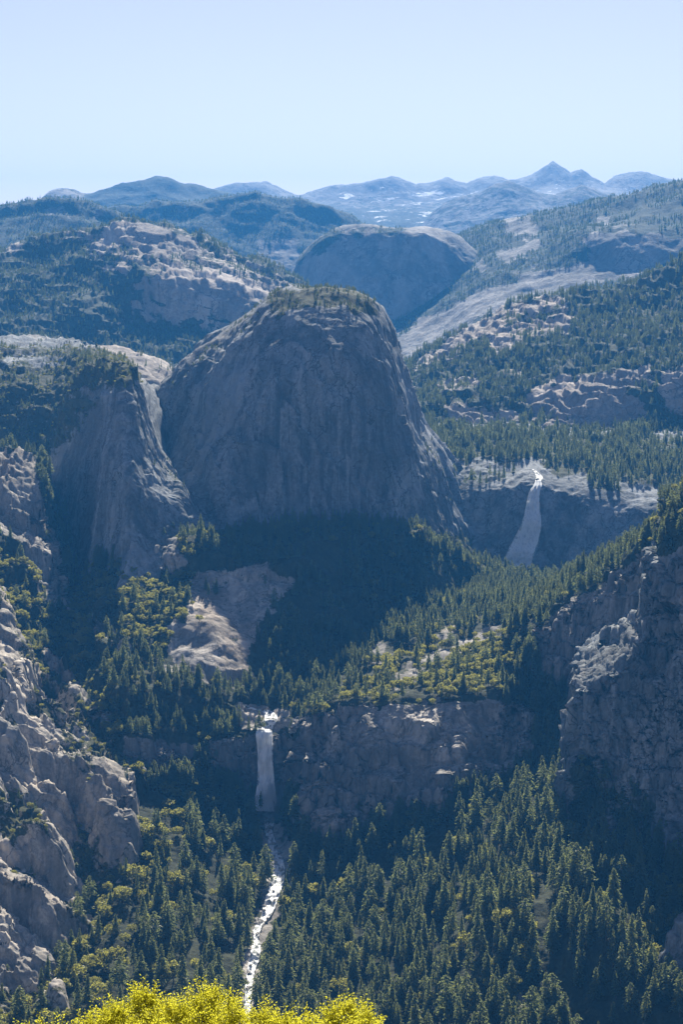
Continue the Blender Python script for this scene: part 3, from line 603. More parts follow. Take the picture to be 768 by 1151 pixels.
# --- low rocky slope in the lower right corner
landform('corner_rocks', 'rough shaded granite slope in the bottom right corner below the forest', 'rock slope', [
    ('z', [(700, -800, 1900), (960, -700, 1900)]),
    [(700, 1240, 1700), (720, 1180, 1720), (735, 1110, 1730), (750, 1065, 1740), (768, 1035, 1750), (850, 980, 1750), (960, 940, 1750)],
    [(700, 1250, 1690), (735, 1130, 1715), (768, 1080, 1725), (960, 1010, 1720)],
    [(700, 1260, 1660), (960, 1200, 1660)],
    ('z', [(700, -800, 1500), (960, -800, 1500)])], 700, 960, 1.0, [('r', 10, 60, 90, 5), ('f', 4, 14, 14, 4)], M_cliff,
    lambda px, py, N, P: .3+0*px, obj_name='rock_slope')

# --- near ledge on which the camera and the bushes stand
def near_ground():
    ys = np.array([-60, -20, 0, 1.5, 4, 8, 15, 25, 30, 45, 80, 200, 500, 900, 1100.]); zs = np.array([-1.6, -1.7, -1.7, -1.75, -3.2, -6, -9.6, -12.7, -15.2, -26, -60, -190, -520, -850, -900.])
    t = np.linspace(0, 1, 500); yy = np.interp(t**2.2, (ys+60)/1160, ys) ; yy = -60+1160*t**1.6
    zz = pchip(ys, zs, yy)
    u = np.linspace(-1, 1, 260)
    Y = np.repeat(yy[:, None], 260, 1); Z = np.repeat(zz[:, None], 260, 1)
    X = u[None, :]*(40+.5*np.maximum(yy, 0))[:, None]
    amp = .25+np.clip(Y-30, 0, 400)*.05
    nn = fbm(X/(4+amp), Y/(4+amp), Z/(4+amp), 5)
    Z = Z-np.abs(nn)*amp
    idx = np.arange(Y.size).reshape(Y.shape)
    f = np.stack([idx[:-1, :-1], idx[:-1, 1:], idx[1:, 1:], idx[1:, :-1]], -1).reshape(-1, 4)
    o = mesh_obj('ground', np.stack([X, Y, Z], -1).reshape(-1, 3), f, M_ledge, smooth=True)
    add_attr(o, 'veg', np.clip(.5+nn.ravel(), 0, 1))
    tag(o, 'steep rocky ledge of the viewpoint, falling away under the leafy bushes', 'ground', None, 'structure')
near_ground()

# ------------------------------------------------------------------ trees: unit-height prototypes
def conifer_mesh(seed, R=.15, lev=30, base=.12, per=8, gap=.15):
    r = np.random.default_rng(seed); V = []; Fc = []
    for L in range(lev):
        t = (L+.5)/lev
        z = base+(1-base)*t
        rad = R*((1-t)**(.45 if R > .21 else .72))*(.72+.5*r.random())+.008
        if t < .12: rad *= .5+4*t
        for k in range(per):
            if r.random() < gap: continue
            a = 2*math.pi*(k/per)+r.random()*.9+L*1.3
            rr = rad*(.6+.55*r.random()); ca, sa = math.cos(a), math.sin(a)
            dz = -rr*(.15+.45*r.random())
            for q, sc in ((.45, 1.0), (.75, .85), (1.0, .6)):
                if rr < .03 and q < .7: continue
                c = np.array([ca*rr*q, sa*rr*q, z+dz*q*q+r.normal()*.006])
                for _ in range(2):
                    u = np.array([ca, sa, -.25])+r.normal(size=3)*.55; u /= np.linalg.norm(u)
                    v = np.cross(u, r.normal(size=3)); v /= np.linalg.norm(v)
                    l = (.016+.16*rr)*sc*(.7+.6*r.random()); w = l*.55; n = len(V)
                    V += [c-u*l, c+v*w, c+u*l*1.1, c-v*w]; Fc += [(n, n+1, n+2), (n, n+2, n+3)]
    n = len(V); V += [(.005, 0, .96), (-.004, .005, .96), (0, -.005, .96), (0, 0, 1.02)]; Fc += [(n, n+1, n+3), (n+1, n+2, n+3)]
    return V, Fc
def trunk_mesh(r0, h, seed=0, limbs=0):
    r = random.Random(seed); V = []; Fc = []; K = 6; R_ = 5
    def tube(p0, p1, a, b):
        n = len(V); d = (Vector(p1)-Vector(p0)).normalized(); u = d.orthogonal().normalized(); v = d.cross(u)
        for j in range(R_):
            s = j/(R_-1); c = Vector(p0).lerp(Vector(p1), s); q = a+(b-a)*s
            for k in range(K):
                an = 2*math.pi*k/K; V.append(tuple(c+(u*math.cos(an)+v*math.sin(an))*q))
        for j in range(R_-1):
            for k in range(K):
                i0 = n+j*K+k; i1 = n+j*K+(k+1) % K; Fc.append((i0, i1, i1+K)); Fc.append((i0, i1+K, i0+K))
    tube((0, 0, -.06), (0, 0, h), r0, r0*.15)
    for k in range(limbs):
        a = r.random()*6.28; z = h*(.3+.5*r.random()); l = .25+.15*r.random()
        tube((0, 0, z), (math.cos(a)*l, math.sin(a)*l, z+.2), r0*.5, r0*.15)
    return V, Fc
def broad_mesh(seed, n_cl=34, leaves=26, rx=.42, top=1.0, bot=.22, leaf=.05):
    r = np.random.default_rng(seed); V = []; Fc = []
    for c in range(n_cl):
        d = r.normal(size=3); d /= np.linalg.norm(d); q = .55+.45*r.random()
        cx, cy = d[0]*rx*q, d[1]*rx*q; cz = (top+bot)/2+d[2]*(top-bot)/2*q*.85
        cr = .10+.07*r.random()
        for k in range(leaves):
            e = r.normal(size=3); e /= np.linalg.norm(e); p = np.array([cx, cy, cz])+e*cr*(.6+.4*r.random())*np.array([1, 1, .8])
            a = np.cross(e, r.normal(size=3)); a /= np.linalg.norm(a)+1e-6; b = np.cross(e+.5*r.normal(size=3), a); b /= np.linalg.norm(b)+1e-6
            s = leaf*(.6+.8*r.random()); n = len(V)
            V += [p-a*s, p-b*s*.6, p+a*s, p+b*s*.6]; Fc += [(n, n+1, n+2), (n, n+2, n+3)]
    return V, Fc

def tri_obj(name, vf, mat, parent=None):
    return mesh_obj(name, vf[0], vf[1], mat, parent)
def make_tree(name, crown_vf, trunk_vf, leaf_mat, bark=M_bark):
    e = bpy.data.objects.new(name, None); COL.objects.link(e); e.empty_display_size = .1
    c = tri_obj('crown', crown_vf, leaf_mat, e); t = tri_obj('trunk', trunk_vf, bark, e)
    return e, c, t
con = [make_tree('conifer_tree', conifer_mesh(s, R, lv, b, p, g), trunk_mesh(.012, .97), M_needle) for s, R, lv, b, p, g in
       ((1, .185, 32, .10, 8, .12), (2, .15, 34, .16, 8, .2), (3, .22, 26, .14, 8, .25), (4, .13, 34, .28, 7, .3), (5, .20, 28, .08, 9, .15), (6, .17, 24, .2, 7, .35), (7, .24, 20, .3, 8, .3))]
oak = [make_tree('oak_tree', broad_mesh(s, n, 26, rx), trunk_mesh(.03, .6, s, 4), M_oak) for s, n, rx in ((11, 34, .45), (12, 28, .38), (13, 40, .52))]

# ------------------------------------------------------------------ scatter
RIV = np.array([(296, 895), (302, 922), (303, 940), (309, 958), (313, 975), (312, 990), (308, 1005), (304, 1018), (300, 1030), (292, 1042), (287, 1055), (288, 1068), (286, 1080), (282, 1095), (280, 1110), (279, 1125), (276, 1160)], float)
con_pts = []; oak_pts = []   # x, y, z, h, region
def scatter(lf, dens, hmin, hmax, oakfn=None, region='', clump=60, thresh=-.15, minveg=.3, maxsteep=.62, pyclip=None):
    L = LF[lf]; P = L['P']; N = L['N']
    c = P[:-1, :-1]; e1 = P[:-1, 1:]-c; e2 = P[1:, :-1]-c
    area = np.abs(e1[..., 0]*e2[..., 1]-e1[..., 1]*e2[..., 0])
    veg = L['veg'][:-1, :-1]; px = L['px'][:-1, :-1]; py = L['py'][:-1, :-1]
    nz = fbm(c[..., 0]/clump, c[..., 1]/clump, c[..., 2]*0+3.3, 4)
    pr = area*dens*sstep(minveg, minveg+.4, veg+.25*nz)*sstep(thresh-.35, thresh+.15, nz)
    pr *= (1-N[..., 2][:-1, :-1] < maxsteep)
    if lf == 'canyon_floor':
        for up in (0, 12, 26):
            pr *= np.abs(px-np.interp(py-up, RIV[:, 1], RIV[:, 0])) > 9-up*.1
    pr *= (px > -130) & (px < 900) & (py < 1260)
    k = rng.poisson(pr)
    idx = np.repeat(np.arange(k.size), k.ravel())
    if len(idx) == 0: return
    a = rng.random((len(idx), 1)); b = rng.random((len(idx), 1))
    p = c.reshape(-1, 3)[idx]+a*e1.reshape(-1, 3)[idx]+b*e2.reshape(-1, 3)[idx]
    h = hmin+(hmax-hmin)*rng.beta(1.6, 2.4, len(idx))
    pxs = L['pxw'][:-1, :-1].ravel()[idx]; pys = L['pyw'][:-1, :-1].ravel()[idx]
    of = np.zeros(len(idx)) if oakfn is None else oakfn(pxs, pys)
    isoak = rng.random(len(idx)) < of
    for sel, lst, hs in ((~isoak, con_pts, 1.0), (isoak, oak_pts, .5)):
        q = np.concatenate([p[sel], (h[sel]*hs)[:, None]], 1)
        if len(q): lst.append((q, region))

def oak_val(px, py):
    v = np.full(px.shape, .10)
    for val, poly in ((.88, [(60, 660), (130, 630), (215, 600), (225, 700), (235, 765), (170, 750), (110, 715), (70, 700)]), (.85, [(-200, 600), (20, 610), (60, 690), (130, 740), (170, 790), (130, 840), (0, 760)]),
                      (.8, [(340, 812), (380, 780), (440, 735), (560, 700), (590, 730), (560, 800), (400, 800)]), (.15, [(95, 715), (290, 750), (290, 825), (150, 825)])):
        v = np.where(inpoly(px, py, poly), val, v)
    return v
def oak_low(px, py):
    v = np.full(px.shape, .16)
    v = np.where(inpoly(px, py, [(60, 930), (150, 880), (165, 850), (230, 880), (200, 950), (160, 1000), (150, 1080), (110, 1151), (30, 1151)]), .7, v)
    v = np.where(inpoly(px, py, [(-200, 1100), (70, 1100), (120, 1160), (-200, 1200)]), .8, v)
    return v
scatter('canyon_floor', .0055, 18, 54, oak_low, 'low', thresh=-.15)
scatter('valley', .011, 14, 34, oak_val, 'valley', thresh=-.25, maxsteep=.5)
scatter('left_crag', .010, 8, 16, lambda px, py: .9+0*px, 'crag', clump=25, thresh=0, minveg=.35)
scatter('right_cliff', .007, 10, 28, lambda px, py: .3+0*px, 'cliff', clump=30, minveg=.35)
scatter('corner_rocks', .003, 8, 18, lambda px, py: .3+0*px, 'corner', clump=30, minveg=.2)
scatter('falls_cliff', .010, 14, 32, None, 'bench', thresh=-.2, maxsteep=.5)
scatter('great_dome', .010, 5, 11, None, 'dome', clump=30, maxsteep=.75, minveg=.25)
scatter('left_dome', .008, 6, 15, lambda px, py: .35+0*px, 'dome', clump=30, maxsteep=.75, minveg=.25)
scatter('mid_slope', .0080, 10, 26, None, 'slope', clump=90, thresh=-.2)
scatter('hill', .0060, 8, 20, None, 'hill', clump=120, thresh=-.2)
scatter('saddle_rocks', .004, 8, 16, None, 'hill', clump=50, thresh=0)
scatter('right_mountain', .0040, 8, 19, None, 'far', clump=200, thresh=-.2)
scatter('back_dome', .0022, 8, 16, None, 'far', clump=150, thresh=-.1)
scatter('left_ridge', .0035, 8, 18, None, 'far', clump=150, thresh=-.3)
scatter('mid_ridge', .0022, 8, 17, None, 'far', clump=200, thresh=-.3)

def stack(lst):
    return np.concatenate([q for q, _ in lst]), np.concatenate([np.full(len(q), i) for i, (q, _) in enumerate(lst)]), [r for _, r in lst]
CP, CR, CN = stack(con_pts); OP, OR, ON = stack(oak_pts)
print('conifers', len(CP), 'oaks', len(OP))

def choose(P, n, maxpx_x=762, sep=3.0):
    px, py = to_px(P[:, 0], P[:, 1], P[:, 2]); pt_ = py-P[:, 3]/P[:, 1]*F*.97
    size = P[:, 3]/np.hypot(P[:, 1], P[:, 2])
    ok = (px > 6) & (px < maxpx_x) & (py < 1148) & (pt_ > 0) & ~((px > 35) & (px < 435) & (py > 1112))
    # hidden by the valley rims: keep only those standing in front of their neighbours
    order = np.argsort(-size*ok); out = []
    for i in order:
        if not ok[i]: break
        if all(abs(px[i]-px[j]) > sep or abs(py[i]-py[j]) > sep*1.6 for j in out): out.append(i)
        if len(out) >= n: break
    return np.array(out, int), px, py
def place(protos, P, sel, px, py, group_of, name):
    for c, i in enumerate(sel):
        e, cr, tr = protos[c % len(protos)]
        if c < len(protos): n, a, b = e, cr, tr
        else:
            n = e.copy(); COL.objects.link(n); a = cr.copy(); b = tr.copy()
            COL.objects.link(a); COL.objects.link(b); a.parent = n; b.parent = n
        x, y, z, h = P[i]
        n.location = (x, y, z-.4); n.rotation_euler = (0, 0, random.random()*6.28); w = h*random.uniform(.85, 1.2); n.scale = (w, w, h)
        lab, grp, cat = group_of(px[i], py[i]); tag(n, lab, cat, grp)
def con_group(px, py):
    if px < 300: return ('tall conifer in the forest between the left crag and the white river', 'conifers left of the river', 'conifer')
    if py < 1000 and px > 430: return ('conifer with a sunlit top standing in the shadow below the dark cliff', 'conifers below the shaded cliff', 'conifer')
    if px < 560: return ('tall conifer in the dense forest just right of the white river', 'conifers right of the river', 'conifer')
    return ('tall conifer in the forest near the bottom right corner rocks', 'conifers at the bottom right', 'conifer')
def oak_group(px, py):
    if py > 880: return ('rounded yellow-green oak at the foot of the left crag', 'oaks at the foot of the crag', 'oak')
    if px > 330: return ('rounded oak in sunlight on the bench above the dark cliff', 'oaks on the sunlit bench', 'oak')
    return ('rounded oak on the sunlit left slope above the lower waterfall', 'oaks on the left slope', 'oak')
m = np.isin(CR, [i for i, r in enumerate(CN) if r == 'low'])
Cs = np.where(m[:, None], CP, np.array([[1e6, 1, 0, 0.0]]))
csel, cpx, cpy = choose(Cs, 300); place(con, CP, csel, cpx, cpy, con_group, 'conifer_tree')
osel, opx, opy = choose(OP, 200); place(oak, OP, osel, opx, opy, oak_group, 'oak_tree')

def forest(name, P, protos, label, cat):
    me = bpy.data.meshes.new(name); me.vertices.add(len(P)); me.vertices.foreach_set('co', P[:, :3].astype(np.float32).ravel()); me.update()
    o = bpy.data.objects.new(name, me); COL.objects.link(o)
    n = len(P)
    h = P[:, 3]; w = h*rng.uniform(.85, 1.25, n)
    a = me.attributes.new('scl', 'FLOAT_VECTOR', 'POINT'); a.data.foreach_set('vector', np.stack([w, w, h], 1).astype(np.float32).ravel())
    a = me.attributes.new('rot', 'FLOAT_VECTOR', 'POINT'); a.data.foreach_set('vector', np.stack([rng.normal(0, .03, n), rng.normal(0, .03, n), rng.uniform(0, 6.28, n)], 1).astype(np.float32).ravel())
    a = me.attributes.new('kind', 'INT', 'POINT'); a.data.foreach_set('value', rng.integers(0, len(protos), n).astype(np.int32))
    g = bpy.data.node_groups.new(name+'_nodes', 'GeometryNodeTree')
    g.interface.new_socket('Geometry', in_out='INPUT', socket_type='NodeSocketGeometry')
    g.interface.new_socket('Geometry', in_out='OUTPUT', socket_type='NodeSocketGeometry')
    N = g.nodes; gi = N.new('NodeGroupInput'); go = N.new('NodeGroupOutput')
    g2i = N.new('GeometryNodeGeometryToInstance')
    for e, c, t in protos:
        j = N.new('GeometryNodeJoinGeometry')
        for ob in (c, t):
            oi = N.new('GeometryNodeObjectInfo'); oi.transform_space = 'ORIGINAL'; oi.inputs['Object'].default_value = ob
            g.links.new(oi.outputs['Geometry'], j.inputs[0])
        g.links.new(j.outputs[0], g2i.inputs[0])
    iop = N.new('GeometryNodeInstanceOnPoints'); g.links.new(gi.outputs[0], iop.inputs['Points']); g.links.new(g2i.outputs[0], iop.inputs['Instance'])
    iop.inputs['Pick Instance'].default_value = True
    for nm, dt, sock in (('scl', 'FLOAT_VECTOR', 'Scale'), ('rot', 'FLOAT_VECTOR', 'Rotation'), ('kind', 'INT', 'Instance Index')):
        na = N.new('GeometryNodeInputNamedAttribute'); na.data_type = dt; na.inputs['Name'].default_value = nm
        out = [s for s in na.outputs if s.enabled and s.name == 'Attribute'][0]
        g.links.new(out, iop.inputs[sock])
    g.links.new(iop.outputs[0], go.inputs[0])
    md = o.modifiers.new('trees', 'NODES'); md.node_group = g
    tag(o, label, cat, None, 'stuff'); return o
rest_c = np.ones(len(CP), bool); rest_c[csel] = False
rest_o = np.ones(len(OP), bool); rest_o[osel] = False
forest('forest', CP[rest_c], con, 'dark green conifer forest covering the canyon, benches and far slopes', 'forest')
forest('oak_woods', OP[rest_o], oak, 'yellow-green oak brush on the sunlit slopes and gullies', 'woods')

# ------------------------------------------------------------------ water
def nearest(lf, px, py, dy=0):
    L = LF[lf]; d = (L['px']-px)**2+(L['py']-py)**2
    i = np.unravel_index(np.argmin(d), d.shape)
    return L['P'][i]
def strip(name, path, lf, lift, thick, mat, label, cat, kind, seg=6.0, K=17, rough=1.2, bulge=2.0, fallz=False):
    path = np.array(path, float); s = np.concatenate([[0], np.cumsum(np.hypot(np.diff(path[:, 0]), np.diff(path[:, 1])))])
    n = int(s[-1]/1.0)+2; t = np.linspace(0, s[-1], n)
    px = pchip(s, path[:, 0], t); py = pchip(s, path[:, 1], t); w = pchip(s, path[:, 2], t)
    rows = []
    thin = []
    if fallz:
        dd_ = np.array([min(nearest(lf, px[i]+u*w[i]/2, py[i])[1] for u in (-.8, 0, .8)) for i in range(n)])-lift
        dfall = np.minimum.accumulate(dd_); dfall = dfall-.0
        for _ in range(12): dfall[1:-1] = np.minimum(dfall[1:-1], (dfall[:-2]+dfall[1:-1]+dfall[2:])/3)
    for i in range(n):
        pts = []
        for k in range(K):
            u = -1+2*k/(K-1)
            p = np.array(nearest(lf, px[i]+u*w[i]/2, py[i]))
            pts.append(p)
        pts = np.array(pts)
        if fallz:   # falling water hangs in the air in front of the rock
            D = dfall[i]
            for k in range(K):
                u = -1+2*k/(K-1)
                pts[k] = np.array(pt(px[i]+u*w[i]/2, py[i], D-bulge*(1-u*u)+rough*math.sin(7.3*u+4*math.sin(11*u))))
        else:
            pts[:, 2] += lift
        e_ = max(0, (i-.72*n)/(.28*n))**1.5*.4 + max(0, 1-i/(.04*n))*.5
        st_ = [float(perlin(np.array([k*.62+.3]), np.array([i*.035+7.7]), np.array([3.1]))[0]) for k in range(K)]
        thin.append([min(1.1, max(0, abs(-1+2*k/(K-1))**2.2+e_-.55*st_[k])) for k in range(K)])
        rows.append(pts)
    R = np.array(rows); thin = np.array(thin)
    if not fallz:
        Rz = R.copy()
        for _ in range(3): Rz[1:-1] = (Rz[:-2]+Rz[1:-1]*2+Rz[2:])/4
        R = Rz
        nn = fbm(R[..., 0]/6, R[..., 1]/6, R[..., 2]/6, 3); R[..., 2] += nn*rough*2
    else:
        for _ in range(4): R[1:-1] = (R[:-2]+R[1:-1]*2+R[2:])/4
        R[..., 1] += 2.6*fbm(R[..., 0]/3, R[..., 2]/16, R[..., 0]*0, 4)
    B = R.copy()
    if fallz: B[..., 1] += thick
    else: B[..., 2] -= thick
    n, K = R.shape[:2]; V = np.concatenate([R.reshape(-1, 3), B.reshape(-1, 3)]); ia = np.arange(n*K).reshape(n, K); ib = ia+n*K
    f = [np.stack([ia[:-1, :-1], ia[1:, :-1], ia[1:, 1:], ia[:-1, 1:]], -1).reshape(-1, 4), np.stack([ib[:-1, :-1], ib[:-1, 1:], ib[1:, 1:], ib[1:, :-1]], -1).reshape(-1, 4)]
    for c in (0, K-1): f.append(np.stack([ia[:-1, c], ib[:-1, c], ib[1:, c], ia[1:, c]], -1))
    for r_ in (0, n-1): f.append(np.stack([ia[r_, :-1], ia[r_, 1:], ib[r_, 1:], ib[r_, :-1]], -1))
    o = mesh_obj(name, V, np.concatenate(f), mat, smooth=True)
    add_attr(o, 'thin', np.concatenate([thin.ravel(), thin.ravel()]))
    tag(o, label, cat, None, kind); return R
strip('waterfall', [(606, 540, 8), (605, 546, 10), (602, 552, 12), (600, 564, 15), (599, 577, 19), (597, 592, 24), (592, 607, 29), (586, 622, 33), (580, 637, 36), (575, 654, 38)], 'falls_cliff', 5, 3, M_fall, 'upper waterfall, a long white ribbon slanting down a shaded cliff under the wooded bench', 'waterfall', None, fallz=True)
strip('waterfall', [(297, 820, 18), (297, 827, 19), (298, 840, 18), (298, 860, 18), (299, 880, 20), (299, 895, 25), (298, 912, 34)], 'valley', 6, 3, M_fall, 'lower waterfall, a straight broad white curtain dropping into the dark gorge', 'waterfall', None, fallz=True)
rv = strip('river', [(298, 905, 16), (302, 922, 11), (303, 940, 9), (309, 958, 9), (313, 975, 13), (312, 990, 15), (308, 1005, 15), (304, 1018, 14), (300, 1030, 11), (292, 1042, 8), (287, 1055, 8), (288, 1068, 10), (286, 1080, 11), (282, 1095, 9), (280, 1110, 8), (279, 1125, 8), (276, 1160, 8)], 'canyon_floor', 3.5, 8, M_rapid, 'river of white rapids running down the forested canyon below the lower waterfall', 'river', 'structure')
strip('stream', [(272, 792, 5), (285, 797, 6), (300, 800, 10), (305, 808, 15), (300, 814, 17), (297, 820, 17)], 'valley', .8, 3, M_rapid, 'short white stretch of river feeding the lip of the lower waterfall', 'river', 'structure', rough=.6)
strip('stream', [(600, 528, 3), (604, 532, 5), (607, 536, 7), (606, 540, 8)], 'falls_cliff', .8, 3, M_rapid, 'bright stretch of river at the lip of the upper waterfall', 'river', 'structure', rough=.6)
strip('stream', [(492, 694, 4), (491, 700, 5), (490, 708, 4)], 'valley', 2.5, 3, M_rapid, 'small bright cascade among the conifers between the two waterfalls', 'river', 'structure', rough=.6)

# boulders in and beside the river
def boulder_mesh(seed):
    import bmesh
    bm = bmesh.new(); bmesh.ops.create_icosphere(bm, subdivisions=3, radius=1)
    v = np.array([q.co for q in bm.verts]); n = fbm(v[:, 0]*1.1+seed, v[:, 1]*1.1, v[:, 2]*1.1, 4)
    k = np.floor(v*2.2+seed)
    for q, d in zip(bm.verts, n): q.co *= 1+.55*d; q.co.z *= .7
    me = bpy.data.meshes.new('boulder'); bm.to_mesh(me); bm.free(); me.materials.append(M_boulder); return me
bms = [boulder_mesh(s) for s in (3, 9, 21)]
for i in range(46):
    j = random.randrange(8, len(rv)-40); k = random.choice([0, 1, 2, 5, 8, 10, 11, 12]); p = rv[j, k]
    o = bpy.data.objects.new('boulder', bms[i % 3]); COL.objects.link(o)
    o.location = (p[0]+random.uniform(-3, 3), p[1]+random.uniform(-2, 2), p[2]+.3); s = random.uniform(1.2, 3.4); o.scale = (s*1.2, s, s); o.rotation_euler = (0, 0, random.random()*6)
    tag(o, 'pale granite boulder in the white rapids below the lower waterfall', 'boulder', 'boulders in the river')

# a dead pinkish conifer at the edge of the shade
def dead_tree():
    V, Fc = trunk_mesh(.014, .98, 5, 0)
    e = bpy.data.objects.new('dead_tree', None); COL.objects.link(e)
    tri_obj('trunk', (V, Fc), M_dead, e); tri_obj('crown', conifer_mesh(77, .10, 26, .2, 6, .35), M_dead, e)
    p = nearest('canyon_floor', 637, 928); e.location = p; e.scale = (30, 30, 30)
    tag(e, 'dead reddish-grey conifer at the foot of the right-hand cliff', 'dead tree')
dead_tree()

# ------------------------------------------------------------------ foreground bushes
def bush(cx, lumps, label, seed, D=25.0):
    r = np.random.default_rng(seed); V = []; Fc = []; SV = []; SF = []
    e = bpy.data.objects.new('leafy_bush', None); COL.objects.link(e)
    root = Vector(pt(cx, 1250, D)); root.z = -13.2; e.location = root
    for (px, py, wpx, dd, nsh) in lumps:
        nsh = int(nsh*.72)
        top = np.array(pt(px, py, D+dd)); hw = wpx/F*(D+dd)*.5
        for s_ in range(nsh):
            # shoot position on the lump's rounded surface
            a = r.random()*6.28; q = r.random()**.6
            lx, ly = hw*q*math.cos(a), hw*q*math.sin(a)*.8
            b = np.array([top[0]+lx, top[1]+ly, top[2]-.12-(q**2)*hw*1.1-abs(r.normal())*.06-(r.random() < .5)*r.random()*.7])
            d = np.array([lx/hw*.7+r.normal()*.3, ly/hw*.5+r.normal()*.3, 1.0]); d /= np.linalg.norm(d)
            ln = .10+.26*r.random()**1.5
            for k in range(16):
                t = k/15; p = b+d*ln*t; az = 2.4*k+a
                o1 = np.cross(d, [math.cos(az), math.sin(az), .3]); o1 /= np.linalg.norm(o1)
                ld = o1*.8+d*.5+r.normal(size=3)*.25; ld /= np.linalg.norm(ld)
                sd = np.cross(ld, r.normal(size=3)); sd /= np.linalg.norm(sd)
                L = .038*(.6+.7*r.random()); wd = L*.28; nr = np.cross(ld, sd)*L*.12
                m0 = p+ld*.008; n = len(V)
                V += [m0, m0+ld*L*.5+sd*wd+nr, m0+ld*L, m0+ld*L*.5-sd*wd+nr, m0+ld*L*.5-nr]
                Fc += [(n, n+1, n+4), (n+1, n+2, n+4), (n+2, n+3, n+4), (n+3, n, n+4)]
            if s_ % 9 == 0:
                SV.append((b, d, ln, top))
    V = np.array(V)-np.array(root)
    mesh_obj('foliage', V, Fc, M_bush, e)
    # stems: from the root out to a sample of shoots
    tv = []; tf = []
    def tube(p0, p1, a, b):
        n = len(tv); p0 = Vector(p0); p1 = Vector(p1); d = (p1-p0).normalized(); u = d.orthogonal().normalized(); v = d.cross(u)
        for c, q in ((p0, a), (p1, b)):
            for k in range(5): an = 6.283*k/5; tv.append(tuple(c+(u*math.cos(an)+v*math.sin(an))*q))
        for k in range(5): tf.append((n+k, n+(k+1) % 5, n+5+(k+1) % 5)); tf.append((n+k, n+5+(k+1) % 5, n+5+k))
    hubs = {}
    for b, d, ln, top in SV:
        key = tuple(np.round(top, 2))
        if key not in hubs:
            hub = Vector(top)-root; hub.z -= .9; hubs[key] = hub; tube((hub.x*.15, hub.y*.15, 0), hub, .06, .035)
        hub = hubs[key]; q = Vector(b)-root; mid = hub.lerp(q, .5)+Vector((0, 0, .05))
        tube(hub, mid, .018, .010); tube(mid, q, .010, .004); tube(q, q+Vector(d)*ln, .004, .002)
    mesh_obj('stem', tv, tf, M_bark, e)
    tag(e, label, 'bush')
bush(190, [(160, 1114, 70, 0, 520), (130, 1128, 50, -.6, 300), (198, 1126, 46, -.4, 280), (235, 1110, 56, .1, 420), (262, 1128, 44, -.5, 260), (100, 1142, 60, -.8, 260), (180, 1146, 120, -1.4, 380), (55, 1150, 60, -.5, 220), (22, 1158, 50, -.6, 150)], 'widest bright yellow-green leafy bush at the bottom edge, with two rounded tops', 101)
bush(310, [(292, 1134, 50, 0, 280), (322, 1140, 50, -.4, 260), (350, 1146, 60, -.7, 260)], 'low middle yellow-green bush at the bottom edge between two taller ones', 102)
bush(400, [(390, 1126, 44, .4, 200), (412, 1134, 34, .2, 150), (372, 1136, 30, .3, 120), (400, 1148, 60, -.2, 220)], 'small open yellow-green bush at the right end of the bottom row', 103)

# ------------------------------------------------------------------ haze, sky, sun
def box(name, x0, x1, y0, y1, z0, z1, mat):
    v = [(x, y, z) for z in (z0, z1) for y in (y0, y1) for x in (x0, x1)]
    f = [(0, 2, 3, 1), (4, 5, 7, 6), (0, 1, 5, 4), (2, 6, 7, 3), (0, 4, 6, 2), (1, 3, 7, 5)]
    return mesh_obj(name, v, f, mat)
t = NT('haze_air'); pv = t.n('ShaderNodeVolumePrincipled')
HAZE_D, HAZE_C, HAZE_G = 4.0e-5, (.065, .34, .90), .25
pv.inputs['Density'].default_value = HAZE_D; pv.inputs['Color'].default_value = HAZE_C+(1,); pv.inputs['Anisotropy'].default_value = HAZE_G
t.l(pv.outputs[0], t.out.inputs['Volume'])
zmin = min(float(L['P'][..., 2].min()) for L in LF.values()); zmax = max(float(L['P'][..., 2].max()) for L in LF.values())
zmin = min(zmin, -960)
hz = box('haze', -10000, 10000, -400, 19600, zmin-5, zmax+20, t.m)
tag(hz, 'pale blue haze filling the canyon air', 'haze', None, 'stuff')

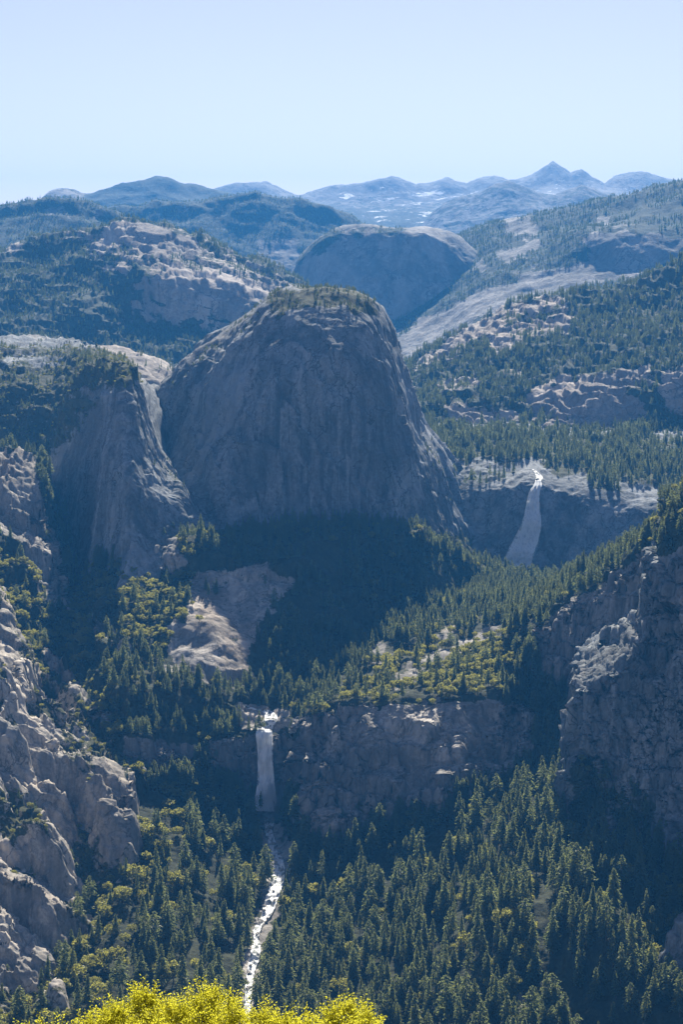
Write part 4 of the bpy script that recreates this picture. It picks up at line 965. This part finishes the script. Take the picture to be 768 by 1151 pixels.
# spray at the foot of the lower fall
tm = NT('spray'); pm = tm.n('ShaderNodeVolumePrincipled'); pm.inputs['Density'].default_value = .022; pm.inputs['Color'].default_value = (.9, .92, .95, 1); pm.inputs['Anisotropy'].default_value = .4
tm.l(pm.outputs[0], tm.out.inputs['Volume'])
def spray():
    import bmesh
    bm = bmesh.new(); bmesh.ops.create_icosphere(bm, subdivisions=4, radius=1)
    v = np.array([q.co for q in bm.verts]); n = fbm(v[:, 0]*1.3, v[:, 1]*1.3+4, v[:, 2]*1.3, 3)
    for q, k in zip(bm.verts, n): q.co *= 1+.45*k
    me = bpy.data.meshes.new('mist'); bm.to_mesh(me); bm.free(); me.materials.append(tm.m)
    o = bpy.data.objects.new('mist', me); COL.objects.link(o); o.location = pt(316, 905, 2345); o.scale = (34, 30, 26); o.rotation_euler = (0, math.radians(-35), 0)
    tag(o, 'pale spray drifting from the foot of the lower waterfall', 'mist', None, 'stuff')
spray()
AZ, EL = math.radians(5), math.radians(38)
w = bpy.data.worlds.new('World'); S.world = w; w.use_nodes = True; nt = w.node_tree
bg = nt.nodes['Background']; sky = nt.nodes.new('ShaderNodeTexSky'); sky.sky_type = 'NISHITA'; sky.sun_disc = False
sky.sun_elevation = EL; sky.sun_rotation = AZ; sky.altitude = 2200; sky.air_density = 1.0; sky.dust_density = .9; sky.ozone_density = .3
hs = nt.nodes.new('ShaderNodeHueSaturation'); hs.inputs['Saturation'].default_value = .85; hs.inputs['Hue'].default_value = .5
nt.links.new(sky.outputs[0], hs.inputs['Color']); tm_ = nt.nodes.new('ShaderNodeMix'); tm_.data_type = 'RGBA'; tm_.blend_type = 'MULTIPLY'; tm_.inputs[0].default_value = 1.0; tm_.inputs[7].default_value = (1.07, .90, .94, 1)
nt.links.new(hs.outputs[0], tm_.inputs[6]); nt.links.new(tm_.outputs[2], bg.inputs[0]); bg.inputs[1].default_value = .05
sun = bpy.data.lights.new('sun', 'SUN'); so = bpy.data.objects.new('sun', sun); COL.objects.link(so)
sun.energy = 5.0; sun.angle = math.radians(.53); sun.color = (1.0, .93, .78)
d = Vector((math.sin(AZ)*math.cos(EL), math.cos(AZ)*math.cos(EL), math.sin(EL)))
so.rotation_euler = d.to_track_quat('Z', 'Y').to_euler()
S.view_settings.view_transform = 'Standard'; S.view_settings.look = 'None'; S.view_settings.gamma = 1; S.view_settings.exposure = 1.15
S.cycles.max_bounces = 6; S.cycles.diffuse_bounces = 3; S.cycles.transparent_max_bounces = 12; S.cycles.volume_bounces = 0
S.cycles.use_denoising = True
